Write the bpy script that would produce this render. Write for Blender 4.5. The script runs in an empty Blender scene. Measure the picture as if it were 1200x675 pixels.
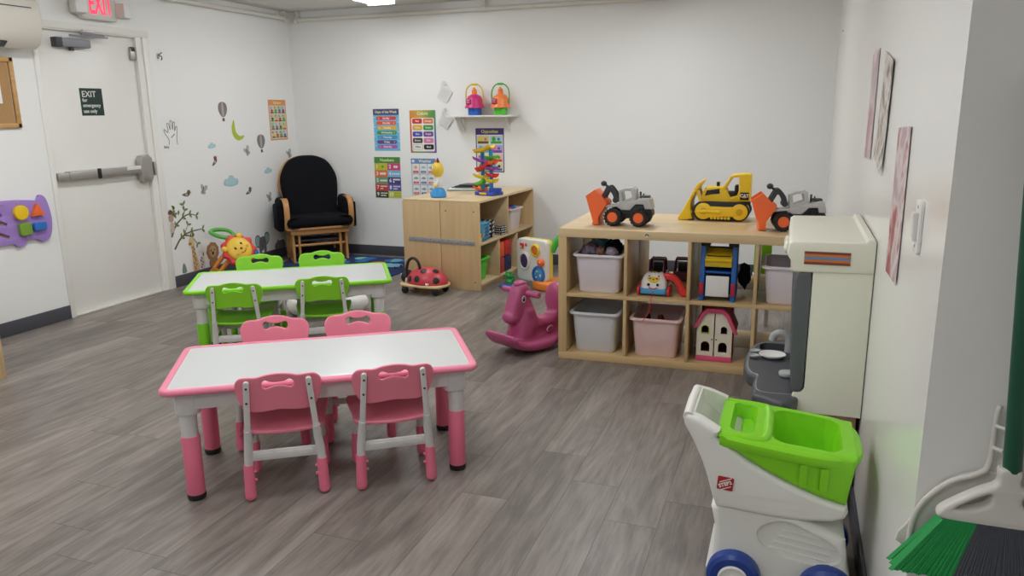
import bpy, bmesh, math, random
from mathutils import Vector, Matrix, noise
random.seed(7)
PI = math.pi
C = bpy.context.scene.collection
R = math.radians

# ---------------------------------------------------------------- materials
def lin(c):
    if isinstance(c, str):
        c = c.lstrip('#'); c = [int(c[i:i+2], 16) / 255 for i in (0, 2, 4)]
    return tuple((x / 12.92 if x <= .04045 else ((x + .055) / 1.055) ** 2.4) for x in c) + (1,)

_mats = {}
def mat(name, col, rough=.45, metal=0, var=.04, scale=9, bump=0, bscale=60, emit=0, trans=0, spec=.5, coat=0):
    if name in _mats: return _mats[name]
    m = bpy.data.materials.new(name); m.use_nodes = True
    nt = m.node_tree; b = nt.nodes['Principled BSDF']
    c = lin(col)
    tc = nt.nodes.new('ShaderNodeTexCoord')
    nz = nt.nodes.new('ShaderNodeTexNoise'); nz.inputs['Scale'].default_value = scale; nz.inputs['Detail'].default_value = 3
    nt.links.new(tc.outputs['Object'], nz.inputs['Vector'])
    mx = nt.nodes.new('ShaderNodeMix'); mx.data_type = 'RGBA'
    mx.inputs[6].default_value = tuple(min(1, x * (1 - var)) for x in c[:3]) + (1,)
    mx.inputs[7].default_value = tuple(min(1, x * (1 + var)) for x in c[:3]) + (1,)
    nt.links.new(nz.outputs['Fac'], mx.inputs[0]); nt.links.new(mx.outputs[2], b.inputs['Base Color'])
    b.inputs['Roughness'].default_value = rough; b.inputs['Metallic'].default_value = metal
    b.inputs['Specular IOR Level'].default_value = spec
    if trans:
        b.inputs['Transmission Weight'].default_value = trans
    if coat: b.inputs['Coat Weight'].default_value = coat
    if emit:
        b.inputs['Emission Color'].default_value = c; b.inputs['Emission Strength'].default_value = emit
    if bump:
        n2 = nt.nodes.new('ShaderNodeTexNoise'); n2.inputs['Scale'].default_value = bscale; n2.inputs['Detail'].default_value = 4
        nt.links.new(tc.outputs['Object'], n2.inputs['Vector'])
        bp = nt.nodes.new('ShaderNodeBump'); bp.inputs['Strength'].default_value = bump; bp.inputs['Distance'].default_value = .002
        nt.links.new(n2.outputs['Fac'], bp.inputs['Height']); nt.links.new(bp.outputs['Normal'], b.inputs['Normal'])
    _mats[name] = m
    return m

def wood(name, c1, c2, axis='x', rough=.45, scale=1.0):
    if name in _mats: return _mats[name]
    m = bpy.data.materials.new(name); m.use_nodes = True
    nt = m.node_tree; b = nt.nodes['Principled BSDF']
    tc = nt.nodes.new('ShaderNodeTexCoord'); mp = nt.nodes.new('ShaderNodeMapping')
    s = {'x': (1.5, 22, 22), 'y': (22, 1.5, 22), 'z': (22, 22, 1.5)}[axis]
    mp.inputs['Scale'].default_value = tuple(v * scale for v in s)
    nt.links.new(tc.outputs['Object'], mp.inputs['Vector'])
    nz = nt.nodes.new('ShaderNodeTexNoise'); nz.inputs['Scale'].default_value = 1.6; nz.inputs['Detail'].default_value = 6; nz.inputs['Distortion'].default_value = .6
    nt.links.new(mp.outputs['Vector'], nz.inputs['Vector'])
    cr = nt.nodes.new('ShaderNodeValToRGB')
    cr.color_ramp.elements[0].position = .3; cr.color_ramp.elements[0].color = lin(c1)
    cr.color_ramp.elements[1].position = .72; cr.color_ramp.elements[1].color = lin(c2)
    nt.links.new(nz.outputs['Fac'], cr.inputs['Fac']); nt.links.new(cr.outputs['Color'], b.inputs['Base Color'])
    b.inputs['Roughness'].default_value = rough
    _mats[name] = m
    return m

# ---------------------------------------------------------------- geometry
AX = {'xy': Matrix.Identity(4),
      'xz': Matrix(((1,0,0,0),(0,0,-1,0),(0,1,0,0),(0,0,0,1))),      # local (a,b,c) -> (a,-c,b)
      'yz': Matrix(((0,0,1,0),(1,0,0,0),(0,1,0,0),(0,0,0,1)))}       # local (a,b,c) -> (c,a,b)
def T(x, y, z): return Matrix.Translation((x, y, z))
def RZ(a): return Matrix.Rotation(a, 4, 'Z')
def RX(a): return Matrix.Rotation(a, 4, 'X')
def RY(a): return Matrix.Rotation(a, 4, 'Y')
def SC(x, y, z): return Matrix.Diagonal((x, y, z, 1))

def smooth(pts, n=6, closed=True):
    out = []; N = len(pts)
    rng = range(N) if closed else range(N - 1)
    for i in rng:
        if closed: p = [pts[(i + k) % N] for k in (-1, 0, 1, 2)]
        else: p = [pts[max(0, i - 1)], pts[i], pts[i + 1], pts[min(N - 1, i + 2)]]
        for k in range(n):
            t = k / n
            out.append(tuple(.5 * (2 * b + (c - a) * t + (2 * a - 5 * b + 4 * c - d) * t * t + (3 * b - a - 3 * c + d) * t ** 3)
                             for a, b, c, d in zip(*p)))
    if not closed: out.append(tuple(pts[-1]))
    return out
def rrect(w, h, r, n=5, cx=0, cy=0):
    o = []
    for sx, sy, a0 in ((1, 1, 0), (-1, 1, 90), (-1, -1, 180), (1, -1, 270)):
        for k in range(n + 1):
            a = R(a0 + 90 * k / n)
            o.append((cx + sx * (w / 2 - r) + r * math.cos(a), cy + sy * (h / 2 - r) + r * math.sin(a)))
    return o
def ell(rx, ry, n=24, cx=0, cy=0, a0=0, a1=360):
    full = abs(a1 - a0) >= 360
    return [(cx + rx * math.cos(R(a0 + (a1 - a0) * k / (n if full else n - 1))), cy + ry * math.sin(R(a0 + (a1 - a0) * k / (n if full else n - 1)))) for k in range(n)]

def b_box(sx, sy, sz, bev=0, seg=2):
    bm = bmesh.new(); bmesh.ops.create_cube(bm, size=1)
    bmesh.ops.scale(bm, vec=(sx, sy, sz), verts=bm.verts)
    if bev: bmesh.ops.bevel(bm, geom=bm.edges[:], offset=min(bev, .49 * min(sx, sy, sz)), segments=seg, profile=.5, affect='EDGES', clamp_overlap=True)
    return bm
def b_cyl(r0, r1, h, seg=24, bev=0):
    bm = bmesh.new(); bmesh.ops.create_cone(bm, cap_ends=True, segments=seg, radius1=r0, radius2=r1, depth=h)
    if bev:
        es = [e for e in bm.edges if abs(e.verts[0].co.z - e.verts[1].co.z) < 1e-6]
        bmesh.ops.bevel(bm, geom=es, offset=bev, segments=2, profile=.5, affect='EDGES')
    return bm
def b_sph(r=1, seg=24, rings=14):
    bm = bmesh.new(); bmesh.ops.create_uvsphere(bm, u_segments=seg, v_segments=rings, radius=r); return bm
def b_lathe(prof, seg=28):
    bm = bmesh.new(); rings = []
    for r, z in prof:
        if r < 1e-5: rings.append([bm.verts.new((0, 0, z))])
        else: rings.append([bm.verts.new((r * math.cos(2 * PI * k / seg), r * math.sin(2 * PI * k / seg), z)) for k in range(seg)])
    for a, b in zip(rings, rings[1:]):
        for k in range(seg):
            j = (k + 1) % seg
            if len(a) == 1 and len(b) == 1: continue
            if len(a) == 1: bm.faces.new((a[0], b[j], b[k]))
            elif len(b) == 1: bm.faces.new((a[k], a[j], b[0]))
            else: bm.faces.new((a[k], a[j], b[j], b[k]))
    return bm
def b_loft(rings, caps=(True, True), closed=True):
    bm = bmesh.new(); V = [[bm.verts.new(p) for p in r] for r in rings]
    for a, b in zip(V, V[1:]):
        n = len(a)
        for k in range(n if closed else n - 1):
            j = (k + 1) % n; bm.faces.new((a[k], a[j], b[j], b[k]))
    if caps[0]: bm.faces.new(V[0][::-1])
    if caps[1]: bm.faces.new(V[-1])
    return bm
def b_tube(path, rad, seg=10, closed=False):
    path = [Vector(p) for p in path]; n = len(path)
    rads = rad if isinstance(rad, (list, tuple)) else [rad] * n
    rings = []; up = None
    for i, p in enumerate(path):
        if closed: t = path[(i + 1) % n] - path[i - 1]
        else: t = path[min(n - 1, i + 1)] - path[max(0, i - 1)]
        t.normalize()
        if up is None:
            up = Vector((0, 0, 1)) if abs(t.z) < .9 else Vector((1, 0, 0))
        up = (up - t * up.dot(t)); up.normalize(); s = t.cross(up)
        rings.append([tuple(p + (up * math.cos(2 * PI * k / seg) + s * math.sin(2 * PI * k / seg)) * rads[i]) for k in range(seg)])
    if closed: rings.append(rings[0]); bm = b_loft(rings, (False, False)); bmesh.ops.remove_doubles(bm, verts=bm.verts, dist=1e-6); return bm
    return b_loft(rings)
def b_prism(pts, depth, bev=0, holes=(), plane='xy', res=2):
    cu = bpy.data.curves.new('tmp', 'CURVE'); cu.dimensions = '2D'; cu.fill_mode = 'BOTH'
    for q in [pts] + list(holes):
        s = cu.splines.new('POLY'); s.points.add(len(q) - 1); s.use_cyclic_u = True
        for p, c in zip(s.points, q): p.co = (c[0], c[1], 0, 1)
    bev = min(bev, depth * .48)
    cu.extrude = depth / 2 - bev; cu.bevel_depth = bev; cu.bevel_resolution = res; cu.offset = -bev
    o = bpy.data.objects.new('tmp', cu); C.objects.link(o)
    bpy.context.view_layer.update()
    me = bpy.data.meshes.new_from_object(o.evaluated_get(bpy.context.evaluated_depsgraph_get()))
    bm = bmesh.new(); bm.from_mesh(me)
    bpy.data.objects.remove(o); bpy.data.curves.remove(cu); bpy.data.meshes.remove(me)
    bmesh.ops.remove_doubles(bm, verts=bm.verts, dist=1e-5)
    bm.transform(AX[plane])
    return bm
def b_text(s, size, depth=.0006, bold=0, align='CENTER', plane='xz', space=1.0):
    cu = bpy.data.curves.new('tmpt', 'FONT'); cu.body = s; cu.size = size; cu.align_x = align; cu.align_y = 'CENTER'
    cu.extrude = depth / 2; cu.offset = bold; cu.space_character = space
    cu.resolution_u = 3
    o = bpy.data.objects.new('tmpt', cu); C.objects.link(o)
    bpy.context.view_layer.update()
    me = bpy.data.meshes.new_from_object(o.evaluated_get(bpy.context.evaluated_depsgraph_get()))
    bm = bmesh.new(); bm.from_mesh(me)
    bpy.data.objects.remove(o); bpy.data.curves.remove(cu); bpy.data.meshes.remove(me)
    bm.transform(AX[plane])
    return bm

class MB:
    def __init__(s): s.bm = bmesh.new(); s.mats = []
    def add(s, bm, m=None, M=None):
        if M is not None: bm.transform(M)
        if m not in s.mats: s.mats.append(m)
        i = s.mats.index(m)
        bmesh.ops.recalc_face_normals(bm, faces=bm.faces[:])
        mp = {}
        for v in bm.verts: mp[v] = s.bm.verts.new(v.co)
        for f in bm.faces:
            try: g = s.bm.faces.new([mp[v] for v in f.verts])
            except ValueError: continue
            g.material_index = i; g.smooth = True
        bm.free(); return s
    def box(s, c, d, m, bev=0, rot=None, seg=2):
        return s.add(b_box(*d, bev=bev, seg=seg), m, T(*c) @ (rot or Matrix.Identity(4)))
    def bb(s, x0, x1, y0, y1, z0, z1, m, bev=0):
        return s.box(((x0+x1)/2, (y0+y1)/2, (z0+z1)/2), (abs(x1-x0), abs(y1-y0), abs(z1-z0)), m, bev)
    def cyl(s, p0, p1, r0, m, r1=None, seg=24, bev=0):
        p0, p1 = Vector(p0), Vector(p1); d = p1 - p0
        q = d.to_track_quat('Z', 'Y').to_matrix().to_4x4()
        return s.add(b_cyl(r0, r0 if r1 is None else r1, d.length, seg, bev), m, T(*((p0 + p1) / 2)) @ q)
    def sph(s, c, r, m, rot=None, seg=24):
        if not isinstance(r, (tuple, list)): r = (r, r, r)
        return s.add(b_sph(1, seg, max(8, seg * 2 // 3)), m, T(*c) @ (rot or Matrix.Identity(4)) @ SC(*r))
    def tube(s, path, r, m, seg=10, closed=False): return s.add(b_tube(path, r, seg, closed), m)
    def prism(s, pts, depth, m, bev=0, holes=(), plane='xy', M=None): return s.add(b_prism(pts, depth, bev, holes, plane), m, M)
    def text(s, t, size, m, M, bold=0, depth=.0006, plane='xz', align='CENTER', space=1.0): return s.add(b_text(t, size, depth, bold, align, plane, space), m, M)
    def lathe(s, prof, m, M=None, seg=28): return s.add(b_lathe(prof, seg), m, M)
    def build(s, name, parent=None, ang=35, loc=None, rot=None):
        me = bpy.data.meshes.new(name); s.bm.to_mesh(me); s.bm.free()
        for m in s.mats: me.materials.append(m)
        me.shade_smooth(); me.set_sharp_from_angle(angle=R(ang))
        o = bpy.data.objects.new(name, me); C.objects.link(o)
        if parent: o.parent = parent
        if loc: o.location = loc
        if rot: o.rotation_euler = rot
        return o

def bend(bm, fn):
    for v in bm.verts: v.co = fn(v.co)
    return bm
def slice_x(bm, xs, no=(1, 0, 0)):
    for x in xs:
        bmesh.ops.bisect_plane(bm, geom=bm.verts[:] + bm.edges[:] + bm.faces[:], plane_co=Vector(no) * x, plane_no=no)
    return bm
def remesh(bm, voxel, it=4, fac=.5, decim=None):
    """fuse overlapping closed shapes into one smooth surface"""
    me = bpy.data.meshes.new('rm'); bm.to_mesh(me); bm.free()
    o = bpy.data.objects.new('rm', me); C.objects.link(o)
    a = o.modifiers.new('r', 'REMESH'); a.mode = 'VOXEL'; a.voxel_size = voxel
    b = o.modifiers.new('s', 'SMOOTH'); b.iterations = it; b.factor = fac
    bpy.context.view_layer.update()
    m2 = bpy.data.meshes.new_from_object(o.evaluated_get(bpy.context.evaluated_depsgraph_get()))
    r = bmesh.new(); r.from_mesh(m2)
    bpy.data.objects.remove(o); bpy.data.meshes.remove(me); bpy.data.meshes.remove(m2)
    return r
def boolean(bm, cut, op='DIFFERENCE'):
    bmesh.ops.recalc_face_normals(bm, faces=bm.faces[:]); bmesh.ops.recalc_face_normals(cut, faces=cut.faces[:])
    A = bpy.data.meshes.new('A'); bm.to_mesh(A); bm.free(); B = bpy.data.meshes.new('B'); cut.to_mesh(B); cut.free()
    o = bpy.data.objects.new('A', A); p = bpy.data.objects.new('B', B); C.objects.link(o); C.objects.link(p)
    m = o.modifiers.new('b', 'BOOLEAN'); m.object = p; m.operation = op; m.solver = 'EXACT'
    bpy.context.view_layer.update()
    m2 = bpy.data.meshes.new_from_object(o.evaluated_get(bpy.context.evaluated_depsgraph_get()))
    r = bmesh.new(); r.from_mesh(m2)
    for q in (o, p): bpy.data.objects.remove(q)
    for q in (A, B, m2): bpy.data.meshes.remove(q)
    return r

# ---------------------------------------------------------------- scene objects
def thing(name, label, cat, loc=(0, 0, 0), rz=0, group=None):
    o = bpy.data.objects.new(name, None); C.objects.link(o); o.empty_display_size = .1
    o.location = loc; o.rotation_euler = (0, 0, rz)
    return tag(o, label, cat, group)
def tag(o, label, cat, group=None):
    o['label'] = label; o['category'] = cat; o['kind'] = 'thing'
    if group: o['group'] = group
    return o
def struct(o): o['kind'] = 'structure'; return o
def dup(root, label, loc, rz=None, group=None):
    r = root.copy(); C.objects.link(r); r.location = loc; r['label'] = label
    if rz is not None: r.rotation_euler = (0, 0, rz)
    if group: r['group'] = group
    for ch in list(root.children):
        c = ch.copy(); C.objects.link(c); c.parent = r
        for g in list(ch.children):
            d = g.copy(); C.objects.link(d); d.parent = c
    return r

# ---------------------------------------------------------------- camera
XL, YB, XR, HC, YE = -4.971, 7.019, .2857, 2.47, 1.658
f_, p_, r_, w_, H_ = 899.36, .2263, -.0133, -.3496, 1.4558
fw = Vector((math.sin(w_) * math.cos(p_), math.cos(w_) * math.cos(p_), -math.sin(p_)))
rt = Vector((math.cos(w_), -math.sin(w_), 0)); up = rt.cross(fw)
rt, up = math.cos(r_) * rt + math.sin(r_) * up, -math.sin(r_) * rt + math.cos(r_) * up
cam = bpy.data.cameras.new('camera'); co = bpy.data.objects.new('camera', cam); C.objects.link(co)
cam.sensor_width = 36; cam.lens = f_ / 1200 * 36; cam.clip_start = .05
co.matrix_world = Matrix((rt, up, -fw)).transposed().to_4x4() @ Matrix.Identity(4)
co.matrix_world.translation = (0, 0, H_)
bpy.context.scene.camera = co
vs = bpy.context.scene.view_settings
vs.view_transform = 'Standard'; vs.look = 'None'; vs.gamma = 1; vs.use_curve_mapping = False; vs.exposure = 0

# ---------------------------------------------------------------- common materials
M_wall = mat('wall_paint', '#f2f2f0', .42, var=.012, scale=1.2, bump=.05, bscale=90)
M_wallR = mat('gloss_wall_paint', '#f0eeea', .22, var=.012, scale=1.2, bump=.02, bscale=60)
M_ceil = mat('ceiling_paint', '#dedcd8', .8, var=.01)
M_base = mat('vinyl_baseboard', '#4b4d55', .45)
M_door = mat('door_paint', '#efede8', .35, var=.01)
M_white = mat('white_plastic', '#e6e4e0', .4, var=.01)
M_whitem = mat('white_enamel', '#dedbd4', .4, var=.01)
M_black = mat('black_plastic', '#17171a', .45)
M_chrome = mat('brushed_steel', '#b4b1ad', .38, metal=.75, var=.06, scale=40)
M_dgrey = mat('dark_grey_plastic', '#3b3c40', .45)
M_lgrey = mat('light_grey_plastic', '#a9aaab', .45)
M_ink = mat('ink', '#1d1d22', .7)
M_paper = mat('paper', '#f1f0ec', .75, var=.01)
RED = mat('red', '#d8322e', .4); ORG = mat('orange', '#f2702a', .4); YEL = mat('yellow', '#f2c91d', .4)
GRN = mat('green', '#45a83a', .4); BLU = mat('blue', '#2d72c4', .4); PUR = mat('purple', '#7d4aa6', .4)
PNK = mat('pink', '#e56fa5', .4); BRN = mat('brown', '#6b4a34', .5); NAV = mat('navy', '#25356e', .4); SKY = mat('sky_blue', '#58b5dd', .4)
LIME = mat('lime_plastic', '#86d61f', .38, var=.02)
# ================================================================ ROOM
def floor_material():
    m = bpy.data.materials.new('vinyl_planks'); m.use_nodes = True
    nt = m.node_tree; N = nt.nodes; L = nt.links; b = N['Principled BSDF']
    def math_(op, a, b_=None):
        n = N.new('ShaderNodeMath'); n.operation = op
        for i, v in enumerate((a, b_)):
            if v is None: continue
            if isinstance(v, (int, float)): n.inputs[i].default_value = v
            else: L.new(v, n.inputs[i])
        return n.outputs[0]
    tc = N.new('ShaderNodeTexCoord'); sx = N.new('ShaderNodeSeparateXYZ'); L.new(tc.outputs['Object'], sx.inputs[0])
    W, LEN = .192, 1.22
    u = math_('DIVIDE', math_('ADD', sx.outputs['X'], 9.78), W)
    row = math_('FLOOR', u); fu = math_('FRACT', u)
    wn = N.new('ShaderNodeTexWhiteNoise'); wn.noise_dimensions = '1D'; L.new(row, wn.inputs['W'])
    v = math_('ADD', math_('DIVIDE', math_('ADD', sx.outputs['Y'], 20), LEN), wn.outputs['Value'])
    pid = math_('FLOOR', v); fv = math_('FRACT', v)
    cb = N.new('ShaderNodeCombineXYZ'); L.new(row, cb.inputs[0]); L.new(pid, cb.inputs[1])
    w2 = N.new('ShaderNodeTexWhiteNoise'); w2.noise_dimensions = '2D'; L.new(cb.outputs[0], w2.inputs['Vector'])
    # grain, stretched along the plank and shifted from plank to plank
    gx = math_('ADD', sx.outputs['X'], math_('MULTIPLY', w2.outputs['Value'], 17))
    gv = N.new('ShaderNodeCombineXYZ')
    L.new(math_('MULTIPLY', gx, 46), gv.inputs[0]); L.new(math_('MULTIPLY', sx.outputs['Y'], 3.2), gv.inputs[1]); L.new(math_('MULTIPLY', w2.outputs['Value'], 40), gv.inputs[2])
    n1 = N.new('ShaderNodeTexNoise'); n1.inputs['Scale'].default_value = 1; n1.inputs['Detail'].default_value = 7; n1.inputs['Roughness'].default_value = .7; n1.inputs['Distortion'].default_value = .8
    L.new(gv.outputs[0], n1.inputs['Vector'])
    gv2 = N.new('ShaderNodeCombineXYZ')
    L.new(math_('MULTIPLY', gx, 7), gv2.inputs[0]); L.new(math_('MULTIPLY', sx.outputs['Y'], 1.3), gv2.inputs[1]); L.new(math_('MULTIPLY', w2.outputs['Value'], 60), gv2.inputs[2])
    n2 = N.new('ShaderNodeTexNoise'); n2.inputs['Scale'].default_value = 1; n2.inputs['Detail'].default_value = 5; n2.inputs['Distortion'].default_value = 2.2
    L.new(gv2.outputs[0], n2.inputs['Vector'])
    tone = math_('ADD', math_('ADD', math_('MULTIPLY', n1.outputs['Fac'], .55), math_('MULTIPLY', n2.outputs['Fac'], .55)), math_('MULTIPLY', math_('SUBTRACT', w2.outputs['Value'], .5), .12))
    cr = N.new('ShaderNodeValToRGB'); e = cr.color_ramp.elements
    e[0].position = .30; e[0].color = lin('#5a544f'); e[1].position = .80; e[1].color = lin('#a0978f')
    k = e.new(.46); k.color = lin('#716963'); k = e.new(.60); k.color = lin('#877e77')
    L.new(tone, cr.inputs['Fac'])
    # seams
    du = math_('MINIMUM', fu, math_('SUBTRACT', 1, fu)); dv = math_('MINIMUM', fv, math_('SUBTRACT', 1, fv))
    seam = math_('MAXIMUM', math_('LESS_THAN', du, .0075), math_('LESS_THAN', dv, .0014))
    mx = N.new('ShaderNodeMix'); mx.data_type = 'RGBA'; L.new(math_('MULTIPLY', seam, .55), mx.inputs[0])
    L.new(cr.outputs['Color'], mx.inputs[6]); mx.inputs[7].default_value = lin('#39342f')
    L.new(mx.outputs[2], b.inputs['Base Color'])
    b.inputs['Roughness'].default_value = .4; b.inputs['Specular IOR Level'].default_value = .45
    bp = N.new('ShaderNodeBump'); bp.inputs['Strength'].default_value = .12; bp.inputs['Distance'].default_value = .002
    L.new(math_('SUBTRACT', n1.outputs['Fac'], seam), bp.inputs['Height']); L.new(bp.outputs['Normal'], b.inputs['Normal'])
    return m
X1, YF = 1.7, -2.6
b = MB(); b.bb(XL - .15, X1 + .15, YF - .15, YB + .15, -.1, 0, floor_material()); struct(b.build('floor'))
b = MB(); b.bb(XL - .15, X1 + .15, YF - .15, YB + .15, HC, HC + .1, M_ceil); struct(b.build('ceiling'))
b = MB(); b.bb(XL - .15, XR + .15, YB, YB + .15, 0, HC, M_wall); struct(b.build('wall_back'))
DY0, DY1, DZ = 4.095, 5.05, 2.075
b = MB()
b.bb(XL - .15, XL, YF, DY0, 0, HC, M_wall); b.bb(XL - .15, XL, DY1, YB, 0, HC, M_wall); b.bb(XL - .15, XL, DY0, DY1, DZ, HC, M_wall)
struct(b.build('wall_left'))
b = MB(); b.bb(XR, XR + .15, YE, YB, 0, HC, M_wallR); struct(b.build('wall_right'))
b = MB(); b.bb(XR + .15, X1, YE, YE + .15, 0, HC, mat('end_wall_paint', '#e2dace', .5, var=.012, scale=1.2)); struct(b.build('wall_end'))
b = MB(); b.bb(X1, X1 + .15, YF, YE + .15, 0, HC, M_wall); struct(b.build('wall_side'))
b = MB(); b.bb(XL, X1, YF - .15, YF, 0, HC, M_wall); struct(b.build('wall_front'))
# baseboards
def baseb(name, x0, x1, y0, y1, h=.1):
    b = MB(); b.bb(x0, x1, y0, y1, 0, h, M_base, .003); struct(b.build(name))
baseb('baseboard_left', XL, XL + .012, YF, 4.062); baseb('baseboard_left_far', XL, XL + .012, 5.108, YB)
baseb('baseboard_back', XL + .012, XR, YB - .012, YB, .1); baseb('baseboard_right', XR - .012, XR, YE, YB - .012, .1)

# door
d1 = bpy.data.objects.new('door_1', None); C.objects.link(d1); struct(d1)
b = MB(); b.bb(XL - .075, XL - .03, DY0 + .012, 4.985, .012, 2.062, M_door, .002); b.build('door_leaf', d1)
b = MB()
for y0, y1 in ((4.062, 4.1), (5.046, 5.108)): b.bb(XL - .01, XL + .012, y0, y1, 0, 2.0699, M_door, .003)
b.bb(XL - .01, XL + .012, 4.062, 5.108, 2.07, 2.12, M_door, .003)
b.bb(XL - .12, XL - .0005, 4.985, 5.05, 0, 2.075, M_door); b.bb(XL - .12, XL, 4.095, 4.105, 0, 2.075, M_door); b.bb(XL - .12, XL, 4.095, 5.05, 2.062, 2.075, M_door)
b.build('door_frame', d1)
b = MB(); b.bb(XL - .08, XL + .004, 4.1, 4.985, 0, .012, M_whitem, .003); b.build('threshold', d1)
# panic bar
b = MB(); b.bb(XL - .03, XL + .025, 4.11, 4.2, 1.008, 1.062, M_chrome, .006); b.bb(XL - .03, XL + .028, 4.2, 4.87, 1.006, 1.068, M_chrome, .005)
pb = b.build('panic_bar', d1)
b = MB(); b.prism([(4.865, .97), (4.885, .935), (4.96, .93), (4.985, .965), (4.985, 1.12), (4.955, 1.15), (4.885, 1.145), (4.865, 1.11)], .06, M_chrome, .005, plane='yz', M=T(XL, 0, 0)); b.build('latch_case', pb)
b = MB(); b.bb(XL + .027, XL + .032, 4.44, 4.475, 1.0, 1.075, M_black, .003); b.build('dogging_cap', pb)
b = MB(); b.bb(XL + .028, XL + .031, 4.72, 4.86, 1.04, 1.07, M_white, .001); b.build('label_plate', pb)
b = MB(); b.bb(XL + .0, XL + .03, 5.0, 5.012, .98, 1.09, M_chrome, .003); b.build('strike_plate', d1)
# closer
b = MB(); b.bb(XL - .03, XL + .025, 4.24, 4.30, 1.945, 2.012, M_dgrey, .006); b.bb(XL - .03, XL + .03, 4.29, 4.53, 1.95, 2.008, mat('closer_grey', '#8d8e96', .4), .008)
b.cyl((XL + .0, 4.38, 1.925), (XL, 4.38, 1.95), .018, M_dgrey)
dc = b.build('door_closer', d1)
mg = mat('closer_grey', '#8d8e96')
b = MB(); b.box((XL + .05, 4.5, 2.03), (.02, .3, .012), mg, .003, RZ(-.12)); b.box((XL + .035, 4.55, 2.045), (.02, .22, .014), mg, .003, RZ(.1)); b.box((XL + .02, 4.52, 2.07), (.03, .1, .02), M_whitem, .003); b.build('closer_arm', dc)
b = MB(); b.bb(XL - .03, XL - .005, 4.93, 4.978, 1.89, 1.985, M_chrome, .008); b.bb(XL - .03, XL - .002, 4.935, 4.972, 1.955, 1.99, M_black, .006); b.build('door_contact', d1)

# fluorescent fixtures (lamps of the room)
def fixture(x, y, power, label, rz=0, L=1.22, W=.28):
    t = thing('ceiling_light', label, 'ceiling light', (x, y, HC), rz, 'fluorescent ceiling lights')
    b = MB(); b.bb(-W/2, W/2, -L/2, L/2, -.03, 0, M_whitem, .004)
    for s in (-1, 1): b.bb(-W/2, W/2, s * L/2 - .01, s * L/2 + .01, -.075, 0, M_whitem, .004)
    b.build('housing', t)
    b = MB(); b.prism(smooth([(-W/2 + .01, -.03), (-W/2 + .03, -.06), (0, -.07), (W/2 - .03, -.06), (W/2 - .01, -.03)], 3, False), L - .03, mat('lamp_%d' % round(power * 10), '#f6f9fb', .6, emit=power, var=0), 0, plane='xz'); b.build('diffuser', t)
P0 = 24.5
fixture(-3.55, 5.82, P0 * .75, 'white fluorescent ceiling light near the back left corner, its end just in the picture')
for x, y, pl in ((-1.25, 5.45, 'above the cube shelves'), (-3.6, 3.2, 'above the exit door side of the green table'), (-1.3, 2.2, 'above the right end of the pink table'), (-3.4, .2, 'at the front left of the room'), (-.7, -.6, 'over the doorway side of the room')):
    fixture(x, y, P0, 'white fluorescent ceiling light ' + pl)
w = bpy.data.worlds.new('world'); bpy.context.scene.world = w; w.use_nodes = True
w.node_tree.nodes['Background'].inputs[0].default_value = lin('#d9dde4'); w.node_tree.nodes['Background'].inputs[1].default_value = .05

# pipes under the ceiling
t = thing('ceiling_pipe', 'white painted pipe running under the ceiling along the left wall', 'pipe', (0, 0, 0))
b = MB(); b.cyl((XL + .05, YF + .1, 2.40), (XL + .05, YB - .09, 2.40), .021, M_whitem); b.build('pipe', t)
for y in (2.5, 5.35, 6.9):
    b = MB(); b.cyl((XL + .05, y - .02, 2.40), (XL + .05, y + .02, 2.40), .032, M_whitem, bev=.004); b.bb(XL, XL + .06, y - .012, y + .012, 2.43, HC, M_whitem, .002); b.build('clamp', t)
t = thing('ceiling_pipe', 'white painted pipe running under the ceiling along the back wall', 'pipe', (0, 0, 0))
b = MB(); b.cyl((XL + .13, YB - .05, 2.385), (XR, YB - .05, 2.385), .021, M_whitem); b.build('pipe', t)
for x in (XL + .14, -2.78):
    b = MB(); b.cyl((x - .02, YB - .05, 2.385), (x + .02, YB - .05, 2.385), .032, M_whitem, bev=.004); b.bb(x - .012, x + .012, YB - .06, YB, 2.41, HC, M_whitem, .002); b.build('clamp', t)

# ---------------------------------------------------------------- on the left wall
# air conditioner
t = thing('air_conditioner', 'cream split air conditioner high on the left wall above the cork board', 'air conditioner', (XL, 3.6, 1.9))
mac = mat('ac_cream', '#d9d3c8', .4)
prof = [(0, .02), (0, .33), (.17, .33), (.2, .3), (.21, .2), (.2, .1), (.17, .03), (.12, .0)]
b = MB(); b.prism(prof, .8, mac, .012, plane='xz', M=T(0, 0, 0)); b.build('housing', t)
b = MB(); b.box((.16, -.1, .022), (.05, .5, .01), M_dgrey, .002, RY(-.7)); b.build('air_slot', t)
b = MB(); b.box((.166, -.12, .02), (.035, .44, .008), mac, .003, RY(-.5)); b.build('louver', t)
b = MB(); b.bb(.198, .2125, -.38, .33, .255, .26, M_dgrey, .001); b.build('seam', t)
# cork board
t = thing('cork_board', 'wooden framed cork board on the left wall under the air conditioner', 'notice board', (XL, 3.5, 1.62))
b = MB(); b.bb(0, .012, -.35, .35, -.21, .21, mat('cork', '#b08a5c', .9, var=.15, scale=120)); b.build('board', t)
mfr = wood('frame_wood', '#b98a50', '#d0a468', 'y')
b = MB()
for z in (-.215, .215): b.bb(0, .022, -.39, .39, z - .015, z + .015, mfr, .004)
for y in (-.375, .375): b.bb(0, .022, y - .015, y + .015, -.23, .23, mfr, .004)
b.build('frame', t)
b = MB(); b.box((.0135, 0, 0), (.0015, .3, .24), M_paper, 0); o = b.build('paper_sheet', None, loc=(XL, 3.63, 1.67)); tag(o, 'white paper sheet pinned on the cork board', 'paper')
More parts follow.
